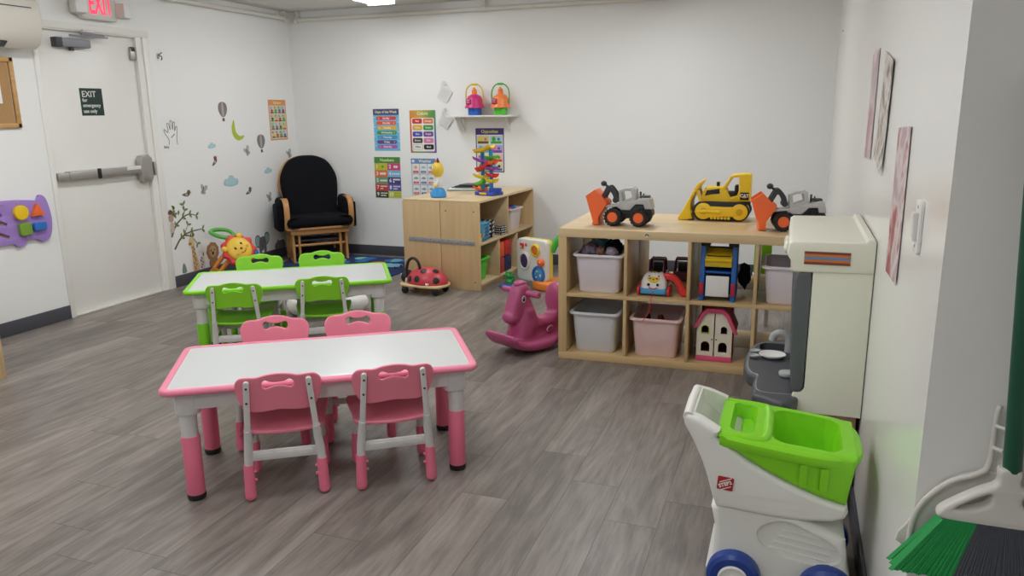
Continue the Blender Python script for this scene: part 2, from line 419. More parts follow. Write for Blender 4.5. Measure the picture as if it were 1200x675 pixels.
# wall hook
b = MB(); b.box((.004, 0, 0), (.008, .02, .04), M_chrome, .003); b.tube(smooth([(.008, 0, .005), (.03, .006, 0), (.035, .008, -.02), (.025, .006, -.03)], 4, False), .0035, M_black); b.tube(smooth([(.008, 0, .01), (.02, .012, .02), (.022, .025, .03)], 4, False), .0035, M_black)
o = b.build('wall_hook', None, loc=(XL, 5.2, 1.935)); tag(o, 'small black wall hook beside the top of the white exit door', 'hook')
# purple busy board
t = thing('activity_board', 'purple wooden activity board on the left wall beside the exit door', 'toy', (XL + .002, 3.7, .75))
mp = mat('purple_wood', '#a584cf', .5)
out = smooth([(-.6, .13), (-.3, .16), (0, .165), (.16, .15), (.21, .145), (.235, .18), (.28, .15), (.305, .04), (.30, -.06), (.27, -.13), (.22, -.15), (.17, -.125), (.10, -.125), (.07, -.155), (.02, -.155), (-.02, -.13), (-.2, -.14), (-.6, -.14)], 4)
holes = [rrect(.018, .12, .008, 4), ]
sl = []
for (cy, cz, a, l) in ((-.085, .10, -60, .09), (-.09, .03, -25, .13), (-.1, -.05, -25, .16)):
    q = rrect(l, .02, .009, 4); sl.append([(cy + x * math.cos(R(a)) - y * math.sin(R(a)), cz + x * math.sin(R(a)) + y * math.cos(R(a))) for x, y in q])
b = MB(); b.prism(out, .02, mp, .003, sl, 'yz', T(.012, 0, 0)); b.build('panel', t)
b = MB(); b.bb(.0005, .003, -.2, .0, -.1, .13, mat('bare_wood', '#a98a68', .6)); b.build('backing', t)
sh = [('yellow disc', ell(.05, .05, 28, .065, .075), YEL), ('orange triangle', smooth([(.19, .125), (.235, .04), (.143, .04)], 1), ORG), ('green square', rrect(.085, .085, .015, 4, .08, -.04), mat('olive_green', '#7da53a', .45)), ('blue rectangle', rrect(.095, .055, .012, 4, .19, -.035), BLU)]
for n, q, m in sh:
    b = MB(); b.prism(q, .03, m, .003, plane='yz', M=T(.037, 0, 0)); o = b.build('shape_block', t); o['label'] = n + ' block'
for k, (y, z) in enumerate(((-.05, .14), (.06, .14), (-.03, -.1), (.1, -.115), (-.07, .01), (-.1, .11))):
    b = MB(); b.cyl((.02, y, z), (.025, y, z), .007, M_chrome, seg=10); b.build('screw', t)

# exit sign above the door
t = thing('exit_sign', 'lit red EXIT sign with emergency lamps above the white door', 'exit sign', (XL, 4.62, 2.258))
b = MB(); b.prism(rrect(.33, .205, .03, 5), .05, M_whitem, .01, plane='yz', M=T(.03, 0, .0)); b.build('housing', t)
mred = mat('exit_red', '#ff2a50', .4, emit=1.3)
b = MB(); b.bb(.054, .057, -.14, .14, -.085, .09, M_white, .002); b.build('face', t)
bm = b_text('EXIT', .21, .002, .004); xs = [v.co.x for v in bm.verts]; bm.transform(SC(.205 / (max(xs) - min(xs)), 1, 1))
b = MB(); b.add(bm, mred, T(.0585, .012, .005) @ RZ(PI / 2)); b.build('lettering', t)
for s in (-1, 1):
    b = MB(); b.box((.07, s * .2, -.02), (.08, .09, .11), M_whitem, .012, RZ(s * .25)); lh = b.build('lamp_head', t)
    b = MB(); b.box((.112, s * .2 + s * .005, -.02), (.006, .08, .1), mat('lamp_lens', '#fbfcfc', .12, var=.1, scale=60), .002, RZ(s * .25)); b.build('lens', lh)
# sticker on the door
t = thing('exit_sticker', 'dark green EXIT for emergency use only sticker on the white door', 'sign', (XL - .03, 4.524, 1.565))
mst = mat('sign_green', '#14332c', .5)
b = MB(); b.bb(0, .002, -.1, .1, -.1, .1, mst); b.build('plate', t)
b = MB()
for s, z, k in (('EXIT', .055, .062), ('for', .012, .036), ('emergency', -.026, .036), ('use only', -.068, .036)): b.text(s, k, M_white, T(.0028, -.085, z) @ RZ(PI / 2), bold=.0008, align='LEFT')
b.build('lettering', t)
# ================================================================ WALL STICKERS (left wall)
def flat(b, pts, m, layer=1, plane='yz', M=None):
    """thin printed shape; layer sets how far it stands off"""
    d = .0008
    bm = bmesh.new(); vs_ = [bm.verts.new((p[0], p[1], 0)) for p in pts]
    es = [bm.edges.new((vs_[i], vs_[(i + 1) % len(vs_)])) for i in range(len(vs_))]
    bmesh.ops.triangle_fill(bm, edges=es, use_beauty=True)
    r = bmesh.ops.extrude_face_region(bm, geom=bm.faces[:])
    bmesh.ops.translate(bm, verts=[v for v in r['geom'] if isinstance(v, bmesh.types.BMVert)], vec=(0, 0, d))
    bm.transform(AX[plane]); sgn = {'yz': (1, 0, 0), 'xz': (0, -1, 0), 'xy': (0, 0, 1)}[plane]
    off = Vector(sgn) * (layer * .0009)
    bm.transform(T(*off))
    b.add(bm, m, M)
def decal(name, label, cat, y, z, shapes, group=None, sc=1.0):
    b = MB()
    for i, (pts, m) in enumerate(shapes): flat(b, [(p[0] * sc, p[1] * sc) for p in pts], m, .3 * min(i, 8))
    o = b.build(name, None, loc=(XL + .0005, y, z)); return tag(o, label, cat, group)
def mv(pts, dx, dy, s=1, a=0):
    c, s_ = math.cos(a), math.sin(a)
    return [(dx + s * (x * c - y * s_), dy + s * (x * s_ + y * c)) for x, y in pts]
D = lambda n, c: mat('decal_' + n, c, .6, var=.03)
d_taupe, d_lime, d_blue, d_grey, d_brown, d_maroon = D('taupe', '#857a76'), D('lime', '#b7c23e'), D('blue', '#a3c6cf'), D('grey', '#aeada9'), D('brown', '#6a5446'), D('maroon', '#7d4450')
d_green, d_tan, d_lionm, d_elg, d_teal, d_gir, d_spot = D('leaf', '#6f8a4c'), D('tan', '#c2a077'), D('mane', '#a97b56'), D('elephant', '#6c686b'), D('teal', '#8fb3ad'), D('giraffe', '#d9bd8e'), D('spot', '#a9794c')
ball = smooth([(0, .075), (.045, .06), (.06, .015), (.045, -.03), (.015, -.06), (-.015, -.06), (-.045, -.03), (-.06, .015), (-.045, .06)], 4)
bask = rrect(.03, .03, .006, 3, 0, -.085)
stripe = ell(.016, .07, 16, 0, .008)
for n, y, z in (('upper brown hot air balloon wall sticker left of the moon', 5.918, 1.50), ('lower brown hot air balloon wall sticker right of the moon', 6.43, 1.19)):
    decal('balloon_sticker', n, 'sticker', y, z, [(ball, d_taupe), (bask, d_brown), (stripe, d_grey)], 'hot air balloon wall stickers')
decal('moon_sticker', 'lime green crescent moon wall sticker', 'sticker', 6.093, 1.31,
      [(smooth([(-.04, .1), (-.075, .03), (-.06, -.05), (0, -.09), (.07, -.075), (.09, -.045), (.03, -.05), (-.02, -.01), (-.03, .05)], 4), d_lime)])
cl = smooth([(-.09, -.03), (-.1, .0), (-.075, .025), (-.04, .03), (-.01, .055), (.035, .05), (.05, .025), (.09, .02), (.1, -.01), (.08, -.035), (0, -.045)], 4)
for lab, y, z, s in (('small pale blue cloud wall sticker below the upper balloon', 5.728, 1.185, .5), ('pale blue cloud wall sticker just left of the rocking chair back', 6.501, .905, .58), ('largest pale blue cloud wall sticker, wide and lowest', 5.94, .845, 1.0)):
    decal('cloud_sticker', lab, 'sticker', y, z, [(cl if s == 1 else mv(cl, 0, 0, 1, .1), d_blue), (mv(cl, .0, .003, .8), D('blue2', '#b2d2d8'))], 'cloud wall stickers', s)
wing = smooth([(.0, 0), (.02, .06), (.06, .07), (.065, .03), (.04, .0), (.05, -.03), (.02, -.05)], 4)
for lab, y, z, a in (('grey butterfly wall sticker under the right balloon', 6.207, 1.106, .5), ('grey butterfly wall sticker left of the wide blue cloud', 5.562, .80, -.3), ('grey butterfly wall sticker low beside the rocking chair', 6.485, .631, .3), ('grey butterfly wall sticker above the top of the rocking chair', 6.87, 1.044, .4)):
    w1 = mv(wing, 0, 0, .72, a); w2 = mv([(-x * .7, yy) for x, yy in wing], 0, 0, .72, a)
    decal('butterfly_sticker', lab, 'sticker', y, z, [(w1, d_grey), (w2, d_grey), (mv(ell(.005, .04, 10), 0, 0, 1, a), d_brown), (mv(ell(.015, .02, 10, .035, .035), 0, 0, .72, a), D('pale', '#bdbab2'))], 'butterfly wall stickers')
body = smooth([(-.06, -.03), (-.02, -.035), (.03, -.02), (.05, .02), (.035, .05), (.005, .04), (-.0, .01), (-.03, -.005)], 4)
for lab, y, z, m, a in (('dark maroon bird wall sticker under the small blue cloud', 5.745, 1.047, d_maroon, .9), ('brown bird wall sticker near the door, left of the butterflies', 5.356, .79, d_brown, .1), ('dark bird wall sticker right of the wide blue cloud', 6.181, .73, d_brown, .5)):
    decal('bird_sticker', lab, 'sticker', y, z, [(mv(body, 0, 0, .8, a - .5), m), (mv(ell(.02, .013, 12, .0, -.01), 0, 0, .8, a - .5), d_grey), (mv([(.05, .035), (.075, .03), (.05, .022)], 0, 0, .8, a - .5), d_tan)], 'bird wall stickers')
# tree branches with a monkey
sh = []
def branch(pts, w):
    L_ = []; R_ = []
    P = smooth(pts, 5, False)
    for i, p in enumerate(P):
        q = P[min(i + 1, len(P) - 1)]; r = P[max(i - 1, 0)]; dx, dy = q[0] - r[0], q[1] - r[1]; l = math.hypot(dx, dy) or 1
        ww = w * (1 - .65 * i / len(P)); L_.append((p[0] - dy / l * ww, p[1] + dx / l * ww)); R_.append((p[0] + dy / l * ww, p[1] - dx / l * ww))
    sh.append((L_ + R_[::-1], d_brown)); return P
brs = [branch([(-.15, -.05), (-.09, .04), (.0, .10), (.08, .12), (.16, .10)], .009), branch([(-.13, -.16), (-.04, -.07), (.08, -.035), (.22, -.03)], .009), branch([(.0, -.055), (.08, -.08), (.14, -.15)], .006), branch([(-.01, .095), (.03, .16), (.02, .21)], .006), branch([(-.06, -.09), (.0, -.04), (.05, .03)], .005)]
leaf = smooth([(0, 0), (.022, .012), (.05, 0), (.022, -.012)], 3)
for P in brs:
    for i in range(5, len(P), 5):
        for s in (1, -1):
            a = math.atan2(P[i][1] - P[i-1][1], P[i][0] - P[i-1][0]) + s * .9
            sh.append((mv(leaf, P[i][0], P[i][1], .85, a), d_green))
sh += [(mv(leaf, -.12 + .02 * k, .15 + .02 * (k % 3), .9, .5 + k), d_green) for k in range(5)]
o = decal('tree_sticker', 'brown branch and green leaf tree wall sticker beside the door frame', 'sticker', 5.28, .49, sh)
decal('monkey_sticker', 'small monkey wall sticker hanging at the left of the tree branches', 'sticker', 5.145, .545, [(smooth([(-.03, .1), (0, .13), (.05, .09), (.06, .05), (.03, .07), (0, .08)], 4), d_brown), (ell(.03, .035, 16, .0, .055), D('mk', '#b79a88')), (ell(.024, .05, 16, .005, -.02), D('mk2', '#cdb9ac')), (rrect(.012, .06, .005, 3, -.015, -.06), d_grey)])
sh = [(smooth([(-.03, -.15), (-.03, -.02), (-.035, .08), (-.055, .10), (-.055, .14), (-.03, .165), (.0, .16), (.005, .12), (.01, .02), (.035, -.06), (.04, -.15)], 4), d_gir), (ell(.02, .012, 12, -.045, .105), d_spot), (mv(ell(.006, .02, 8), -.025, .18), d_brown), (mv(ell(.006, .02, 8), -.005, .175), d_brown)]
for k in range(11): sh.append((ell(.009, .012, 8, random.uniform(-.02, .02), -.13 + .02 * k), d_spot))
decal('giraffe_sticker', 'tall tan giraffe wall sticker under the tree branch', 'sticker', 5.375, .245, sh).location.x += .0035
sh = [(smooth([(-.025, -.06), (-.03, .0), (-.02, .03), (.01, .04), (.03, .02), (.025, -.06)], 4), D('zeb', '#d9d4cb'))] + [(mv(ell(.006, .014, 8), -.015 + .012 * (k % 3), -.05 + .02 * k, 1, .6), d_brown) for k in range(5)] + [(ell(.006, .02, 8, .02, .06), d_brown)]
decal('zebra_sticker', 'small pale striped zebra wall sticker right of the giraffe', 'sticker', 5.46, .17, sh)
sh = [(smooth([(.155 * (.5 + .04 * (k % 2)) * math.cos(k * PI / 9), .165 * (.5 + .04 * (k % 2)) * math.sin(k * PI / 9)) for k in range(18)], 3), d_lionm), (ell(.045, .055, 20, 0, -.0), d_tan), (ell(.007, .008, 8, -.02, .012), M_ink), (ell(.007, .008, 8, .022, .014), M_ink), (ell(.013, .016, 10, 0, -.016), M_ink), (smooth([(-.05, -.07), (.05, -.07), (.045, -.15), (-.045, -.15)], 3), d_lionm)]
decal('lion_sticker', 'brown maned lion wall sticker standing left of the lion walker toy', 'sticker', 5.605, .235, sh)
ear = smooth([(0, .055), (.03, .04), (.04, -.01), (.02, -.055), (-.01, -.06), (-.035, -.02), (-.03, .035)], 4)
sh = [(mv(ear, -.07, .04, 1.1), d_elg), (mv(ear, -.072, .04, .85), d_teal), (mv(ear, .07, .055, 1.1, -.2), d_elg), (mv(ear, .072, .055, .85, -.2), d_teal), (smooth([(-.055, -.08), (-.05, .04), (-.03, .07), (.03, .075), (.055, .04), (.055, -.08), (.02, -.08), (.015, -.05), (-.015, -.05), (-.02, -.08)], 3), d_elg), (rrect(.022, .07, .01, 4, -.005, -.03), D('trunk', '#5d595d')), (ell(.006, .007, 8, -.025, .02), M_ink), (ell(.006, .007, 8, .022, .024), M_ink)]
decal('elephant_sticker', 'grey elephant wall sticker with teal ears between lion walker and rocking chair', 'sticker', 6.318, .185, sh)
decal('animal_sticker', 'dark grey animal wall sticker low beside the rocking chair base', 'sticker', 6.60, .15, [(smooth([(-.08, -.05), (-.08, .0), (-.05, .02), (-.04, .05), (-.02, .03), (.06, .03), (.08, .0), (.08, -.05)], 3), d_elg)])
decal('grass_sticker', 'tiny grey green grass wall sticker near the door frame bottom', 'sticker', 5.235, .15, [(smooth([(-.025, -.04), (-.02, .01), (0, .045), (.02, .01), (.025, -.04)], 3), D('grass', '#7c8f84'))])
# hand drawing
b = MB(); b.bb(0, .0006, -.105, .105, -.14, .14, M_paper)
o_ = [(-.045, -.085), (-.04, -.04), (-.07, .0), (-.085, .035), (-.078, .045), (-.05, .02), (-.04, .03), (-.045, .085), (-.035, .095), (-.022, .08), (-.015, .04), (-.008, .11), (.004, .117), (.012, .1), (.012, .04), (.025, .1), (.037, .105), (.043, .09), (.035, .03), (.052, .065), (.064, .066), (.064, .05), (.055, -.01), (.05, -.05), (.052, -.085)]
P = smooth(o_, 4, False); q = []
L_ = []; R_ = []
for i, p in enumerate(P):
    a_ = P[max(0, i-1)]; c_ = P[min(len(P)-1, i+1)]; dx, dy = c_[0]-a_[0], c_[1]-a_[1]; l = math.hypot(dx, dy) or 1
    L_.append((p[0] - dy/l*.0022, p[1] + dx/l*.0022)); R_.append((p[0] + dy/l*.0022, p[1] - dx/l*.0022))
for i in range(len(P) - 1): flat(b, [L_[i], L_[i+1], R_[i+1], R_[i]], M_ink, 1)
flat(b, mv(rrect(.055, .012, .004), .01, -.01, 1, .6), D('pinkish', '#c9a0a0'), 1)
b.text('Baby', .03, M_ink, T(.0016, -.075, -.10) @ RZ(PI/2))
o = b.build('hand_drawing', None, loc=(XL + .001, 5.26, 1.3)); tag(o, 'white paper with a drawn hand outline taped beside the exit door', 'drawing')

# ================================================================ POSTERS
def poster(name, label, loc, w, h, rz, base, fn, border=None, bw=.012):
    b = MB(); b.bb(-w/2, w/2, -.0008, 0, -h/2, h/2, border or base)
    if border: flat(b, rrect(w - 2*bw, h - 2*bw, .006), base, .1, 'xz', T(0, -.0008, 0))
    fn(b, w, h)
    o = b.build(name, None, loc=loc, rot=(0, 0, rz)); return tag(o, label, 'poster')
F = lambda b, pts, m, l=1: flat(b, pts, m, l, 'xz', T(0, -.0008, 0))
def tx(b, s, size, m, x, z, l=2.2, bold=.0006, space=1): b.text(s, size, m, T(x, -.0008 - l * .0009, z), bold=bold, depth=.0004, space=space)
p_navy, p_cyan = D('pnavy', '#4d4a7d'), D('pcyan', '#6fc0e6')
W_ = mat('print_white', '#efece6', .6)
rowc = [D('pr', '#e2493f'), D('pr2', '#e8644f'), D('py', '#e6b63a'), D('pg', '#4c9a58'), D('pb', '#4f97c9'), D('pp', '#6a4b93'), D('pm', '#b063b0')]
def days(b, w, h):
    F(b, rrect(w, .06, .004, 3, 0, h/2 - .03), p_navy); tx(b, 'Days of the Week', .033, D('cream', '#e8e2a8'), 0, h/2 - .03, bold=.001)
    for k, (s, m) in enumerate(zip(('Sunday', 'Monday', 'Tuesday', 'Wednesday', 'Thursday', 'Friday', 'Saturday'), rowc)):
        z = h/2 - .092 - k * .047; dx = (-.0, .0, .008, .002, .008, .0, .005)[k]
        F(b, rrect(.225, .036, .017, 5, dx, z), m); tx(b, s, .027, W_, dx, z)
        F(b, mv([(.009 * (1 if i % 2 else .45) * math.cos(i * PI/5), .009 * (1 if i % 2 else .45) * math.sin(i * PI/5)) for i in range(10)], dx + (.085 if k % 2 else -.085), z), YEL if k != 2 else W_, 2)
        F(b, ell(.006, .006, 10, .133 * (1 if k % 2 else -1), z + .01), W_, 1); F(b, ell(.005, .005, 10, .135 * (-1 if k % 2 else 1), z - .012), YEL, 1)
poster('days_poster', 'blue days of the week poster, upper left of the wall posters', (-3.885, YB - .0005, 1.288), .292, .415, 0, p_cyan, days)
RAINBOW = bpy.data.materials.new('rainbow_print'); RAINBOW.use_nodes = True; nt = RAINBOW.node_tree
tc = nt.nodes.new('ShaderNodeTexCoord'); mp_ = nt.nodes.new('ShaderNodeMapping'); mp_.inputs['Rotation'].default_value = (PI / 2, 0, 0); gr = nt.nodes.new('ShaderNodeTexGradient'); gr.gradient_type = 'RADIAL'
nt.links.new(tc.outputs['Object'], mp_.inputs[0]); nt.links.new(mp_.outputs[0], gr.inputs[0]); cr = nt.nodes.new('ShaderNodeValToRGB'); e = cr.color_ramp.elements
e[0].color = lin('#c8403f'); e[1].color = lin('#c8403f')
for k, c in enumerate(('#d8773c', '#cfb03f', '#5f9a4b', '#3e8a8f', '#4a63a8', '#7a4a9a', '#5fa04b', '#b8405a')):
    q = e.new((k + 1) / 9); q.color = lin(c)
nt.links.new(gr.outputs[1], cr.inputs[0]); nt.links.new(cr.outputs[0], nt.nodes['Principled BSDF'].inputs['Base Color']); nt.nodes['Principled BSDF'].inputs['Roughness'].default_value = .55
def cols(b, w, h):
    rc = [D('rb%d' % i, c) for i, c in enumerate(('#d83a3a', '#e77a35', '#e3c23c', '#5fae4b', '#3e9fb5', '#3d63b5', '#6a4aa8', '#b04a9a'))]
    # rainbow border pieces
    seg = []
    for k in range(8): seg.append((rrect(w/4 - .001, .09, .001, 1, -w/2 + w/8 + (k % 4) * w/4, (h/2 - .045) if k < 4 else -h/2 + .045), rc[(k * 3 + 2) % 8]))
    for k in range(6):
        for s in (-1, 1): seg.append((rrect(.03, h/6, .001, 1, s * (w/2 - .015), -h/2 + h/12 + k * h/6), rc[(k * 2 + (3 if s > 0 else 0)) % 8]))
    F(b, rrect(w - .036, h - .088, .015, 4, 0, -.03), W_, 1)
    tx(b, 'Colors', .042, D('ltgreen', '#dfe8c8'), 0, h/2 - .032, bold=.0015)
    for k, (s, m) in enumerate((('Red', RED), ('Orange', D('po', '#e07a45')), ('Yellow', D('py', '#e6b63a')), ('Green', D('pgr', '#3d9a48')), ('Blue', D('pbl', '#4a4fae')), ('Purple', D('ppu', '#74469c')), ('Brown', D('pbr', '#4b4040')), ('Pink', D('ppk', '#dd7fb8')), ('White', W_), ('Black', M_ink))):
        x = -.06 + .12 * (k % 2); z = h/2 - .105 - (k // 2) * .063
        F(b, rrect(.108, .05, .014, 4, x, z), m if s != 'White' else M_ink, 2)
        if s == 'White': F(b, rrect(.104, .046, .012, 4, x, z), W_, 3)
        tx(b, s, .024, M_ink if s == 'White' else W_, x, z, 4.2)
poster('colors_poster', 'rainbow bordered colors poster, upper right of the wall posters', (-3.478, YB - .0005, 1.27), .285, .415, 0, RAINBOW, cols)
def nums(b, w, h):
    F(b, rrect(w, .062, .003, 3, 0, h/2 - .031), D('ngreen', '#4e8a42')); tx(b, 'Numbers', .042, D('ncream', '#cfe59a'), 0, h/2 - .031, bold=.0012)
    cc = [D('n%d' % i, c) for i, c in enumerate(('#c4c23e', '#d2497a', '#e0763f', '#7fb8dc', '#6f9a72', '#4b3f82', '#c33f3f', '#5b58a8', '#3c4a34', '#c9ca4a'))]
    for k in range(10):
        x = -w/4 + w/2 * (k % 2); z = h/2 - .062 - .0355 - (k // 2) * .0705
        F(b, rrect(w/2, .0705, .001, 1, x, z), cc[k])
        n = (k + 1) % 10 if k < 9 else 10
        tx(b, str(k + 1), .052, W_, x - (.045 if k < 9 else .04), z, bold=.0015)
        for i in range(n):
            r = .028 / max(2, math.ceil(n / 3) + 1)
            F(b, ell(r, r, 10, x - .008 + (i % 5) * .016 if n > 4 else x + (i - (n-1)/2) * .022 + .02, z + (.012 if i < 5 and n > 5 else (-.012 if n > 5 else 0))), W_ if k not in (0, 9) else GRN, 2)
poster('numbers_poster', 'green headed numbers poster, lower left of the wall posters', (-3.897, YB - .0005, .811), .298, .413, 0, W_, nums)
def weath(b, w, h):
    F(b, rrect(w, .052, .003, 3, 0, h/2 - .026), D('wblue', '#6b8fc0')); tx(b, 'Weather', .038, D('wcr', '#e4ecd0'), .02, h/2 - .026, bold=.001)
    F(b, ell(.015, .015, 14, -.11, h/2 - .026), W_, 2)
    for k, s in enumerate(('Sunny', 'Cloudy', 'Windy', 'Rainy', 'Stormy', 'Foggy', 'Snowy', 'Hot', 'Cold')):
        x = -.085 + .085 * (k % 3); z = h/2 - .1 - (k // 3) * .108
        F(b, rrect(.074, .098, .01, 4, x, z), W_); F(b, rrect(.06, .022, .009, 4, x, z - .033), (RED, D('wb2', '#4b5cae'), D('wr2', '#d9706a'))[k % 3], 2)
        tx(b, s, .014, W_, x, z - .033, 3.2, .0002)
        if k % 3 == 0 and k < 3: F(b, [(.02 * (1 if i % 2 else .72) * math.cos(i * PI/8) + x, .02 * (1 if i % 2 else .72) * math.sin(i * PI/8) + z + .012) for i in range(16)], D('sun', '#f0a57e'), 2)
        else: F(b, mv(cl, x, z + .012, .24), D('wc', '#8aa0b5') if k > 2 else D('wc2', '#8fc3e0'), 2)
poster('weather_poster', 'blue weather poster, lower right of the wall posters, partly behind the yellow toy', (-3.489, YB - .0005, .822), .272, .368, 0, D('wbase', '#b9c8dc'), weath)
def oppo(b, w, h):
    F(b, rrect(w, .062, .003, 3, 0, h/2 - .031), D('opur', '#4a3a86')); tx(b, 'Opposites', .042, D('oyel', '#d9d36b'), 0, h/2 - .031, bold=.0012)
    cc = [D('o%d' % i, c) for i, c in enumerate(('#c9d3a8', '#b9d6dc', '#bcd0ea', '#b9a9dc', '#e2d6a0', '#e3c3b0', '#c9dcc0', '#d9d3a9'))]
    for k in range(8):
        x = -.068 + .136 * (k % 2); z = h/2 - .112 - (k // 2) * .086
        F(b, rrect(.128, .08, .006, 3, x, z), cc[k])
        F(b, rrect(.11, .022, .004, 2, x, z - .022), (BRN, GRN, SKY, PUR, ORG, RED, GRN, BLU)[k], 2)
        F(b, ell(.02, .022, 14, x - .025, z + .01), (YEL, GRN, D('wc', '#8aa0b5'), PNK, ORG, YEL, RED, SKY)[k], 3); F(b, ell(.014, .014, 14, x + .025, z + .008), (ORG, BLU, NAV, PUR, BRN, GRN, YEL, M_ink)[k], 3)
poster('opposites_poster', 'purple opposites poster under the white wall shelf, behind the ball ramp toy', (-2.767, YB - .0005, 1.09), .292, .42, 0, W_, oppo, D('opur', '#4a3a86'), .01)
def alph(b, w, h):
    F(b, rrect(w - .02, .05, .004, 3, 0, h/2 - .03), D('ao', '#e5965a')); tx(b, 'Alphabet', .036, D('acr', '#e9dca0'), 0, h/2 - .03, bold=.001)
    for r in range(4):
        for c in range(4):
            x = -.093 + c * .062; z = h/2 - .098 - r * .081
            F(b, rrect(.056, .068, .004, 2, x, z), (D('a1', '#cfd6d8'), D('a2', '#dccfa0'), D('a3', '#b9cbb0'))[(r * 4 + c) % 3])
            F(b, ell(.018, .014, 12, x, z - .008), (RED, GRN, BLU, BRN, YEL)[(r * 3 + c) % 5], 2); F(b, rrect(.05, .014, .003, 2, x, z - .028), (BRN, D('pg', '#4c9a58'), RED)[(r + c) % 3], 2)
            tx(b, chr(65 + r * 4 + c), .026, M_ink, x - .012, z + .019, 3)
p_ = poster('alphabet_poster', 'orange bordered alphabet picture poster on the left wall above the rocking chair', (XL + .0005, 6.73, 1.40), .285, .4, PI / 2, D('abeige', '#d8d0c0'), alph, D('aor', '#de9a68'), .014)

# ================================================================ BACK WALL SHELF
t = thing('wall_shelf', 'small white wall shelf with two brackets on the back wall', 'shelf', (-2.80, YB, 1.42))
b = MB(); b.bb(-.335, .335, -.2, 0, -.014, .004, M_white, .003); b.build('shelf_board', t)
for x in (-.22, .24):
    b = MB(); b.bb(x - .012, x + .012, -.006, 0, -.16, -.014, M_white, .002); b.bb(x - .012, x + .012, -.14, 0, -.022, -.014, M_white, .002)
    b.tube(smooth([(x, -.006, -.13), (x, -.06, -.085), (x, -.12, -.022)], 5, False), .007, M_white); b.build('bracket', t)
def bucket(x, cm, bm_, hm, label):
    t = thing('bubble_bucket', label, 'toy', (x, YB - .1, 1.424), 0, 'bubble buckets on the wall shelf')
    b = MB(); b.prism(rrect(.105, .1, .015, 4), .075, bm_, .004, plane='xy', M=T(0, 0, .0375))
    for k in (-1, 0, 1): b.bb(k * .03 - .004, k * .03 + .004, -.053, -.049, .005, .07, bm_, .001)
    b.build('base_cup', t)
    b = MB(); b.lathe([(.0, .195), (.03, .192), (.06, .175), (.078, .145), (.082, .1), (.088, .085), (.095, .072), (.095, .066), (.0, .066)], cm); b.build('dome', t)
    b = MB(); b.bb(-.055, -.005, -.0885, -.078, .1, .15, mat('magenta_label', '#b5305f', .5), .003); o = b.build('label_panel', t)
    b = MB(); b.text('NO', .018, W_, T(-.03, -.0895, .137)); b.text('SPILL', .014, W_, T(-.03, -.0895, .117)); b.build('lettering', o)
    b = MB(); b.lathe([(0, .245), (.015, .242), (.024, .225), (.024, .2), (.03, .185), (0, .185)], ORG if cm != ORG else ORG)
    b.build('cap', t)
    b = MB(); b.sph((0, -.01, .243), .014, YEL, seg=12); b.sph((.008, -.024, .246), .004, M_black, seg=8); b.build('chick', t)
    b = MB(); b.tube(smooth([(-.082, 0, .1), (-.088, 0, .17), (-.08, 0, .235), (-.045, 0, .275), (.0, 0, .282), (.045, 0, .275), (.08, 0, .235), (.088, 0, .17), (.082, 0, .1)], 4, False), .006, hm)
    b.cyl((-.03, 0, .282), (.03, 0, .282), .01, hm, bev=.003); b.build('handle', t)
bucket(-2.875, mat('magenta', '#cf2f7c', .35), mat('deep_blue', '#2a6fd0', .35), mat('handle_yellow', '#e0c02c', .4), 'magenta domed bubble bucket with blue base and yellow handle on wall shelf')
bucket(-2.612, mat('bright_orange', '#f78b4a', .35), mat('bright_green', '#58cf3c', .35), mat('handle_green', '#3fae4a', .4), 'orange domed bubble bucket with green base and handle on wall shelf')
for z, lab, a in ((1.625, 'upper white paper tag hanging from a wall hook beside the shelf', .55), (1.375, 'lower white paper tag hanging from a wall hook beside the shelf', .6)):
    t = thing('paper_tag', lab, 'tag', (-3.222, YB, z), 0, 'paper tags on hooks')
    b = MB(); b.box((0, -.012, 0), (.115, .0012, .125), mat('card_white', '#dedcd8', .6), 0, RY(a)); b.build('card', t)
    b = MB()
    for k in range(4): b.box((.0 + (1.5 - k) * .02 * math.sin(a), -.0135, (1.5 - k) * .02 * math.cos(a)), (.07, .0006, .005), D('faint', '#cfcdca'), 0, RY(a))
    b.build('print', t)
    b = MB(); b.tube(smooth([(-.025, -.01, .04), (-.03, -.016, .09), (-.012, -.018, .12), (.012, -.016, .115), (.016, -.012, .085)], 5, False), .003, M_white); b.box((-.0, -.005, .1), (.022, .01, .03), M_white, .003); b.build('hook', t)

# ================================================================ RIGHT WALL
def wallpic(name, label, y, z, w, h, fn, tilt=0, curl=.02, base=None):
    """paper taped to the right wall: faces -x, its left edge (from the front) is at larger y"""
    bm = bmesh.new(); n, k_ = 8, 10
    V = [[bm.verts.new((-w/2 + w * i / n, -.001 - curl * (max(0, abs(j / k_ - .5) * 2 - .55) ** 2) * (1 if j < k_ / 2 else .3) - curl * .5 * max(0, i / n - .6) ** 2, -h/2 + h * j / k_)) for i in range(n + 1)] for j in range(k_ + 1)]
    for j in range(k_):
        for i in range(n): bm.faces.new((V[j][i], V[j][i+1], V[j+1][i+1], V[j+1][i]))
    r = bmesh.ops.extrude_face_region(bm, geom=bm.faces[:]); bmesh.ops.translate(bm, verts=[v for v in r['geom'] if isinstance(v, bmesh.types.BMVert)], vec=(0, -.0006, 0))
    b = MB(); b.add(bm, base)
    o = b.build(name, None, loc=(XR - .001, y, z), rot=(0, 0, -PI / 2)); o.rotation_euler = Matrix(RZ(-PI/2) @ RY(tilt)).to_euler()
    return tag(o, label, 'picture')
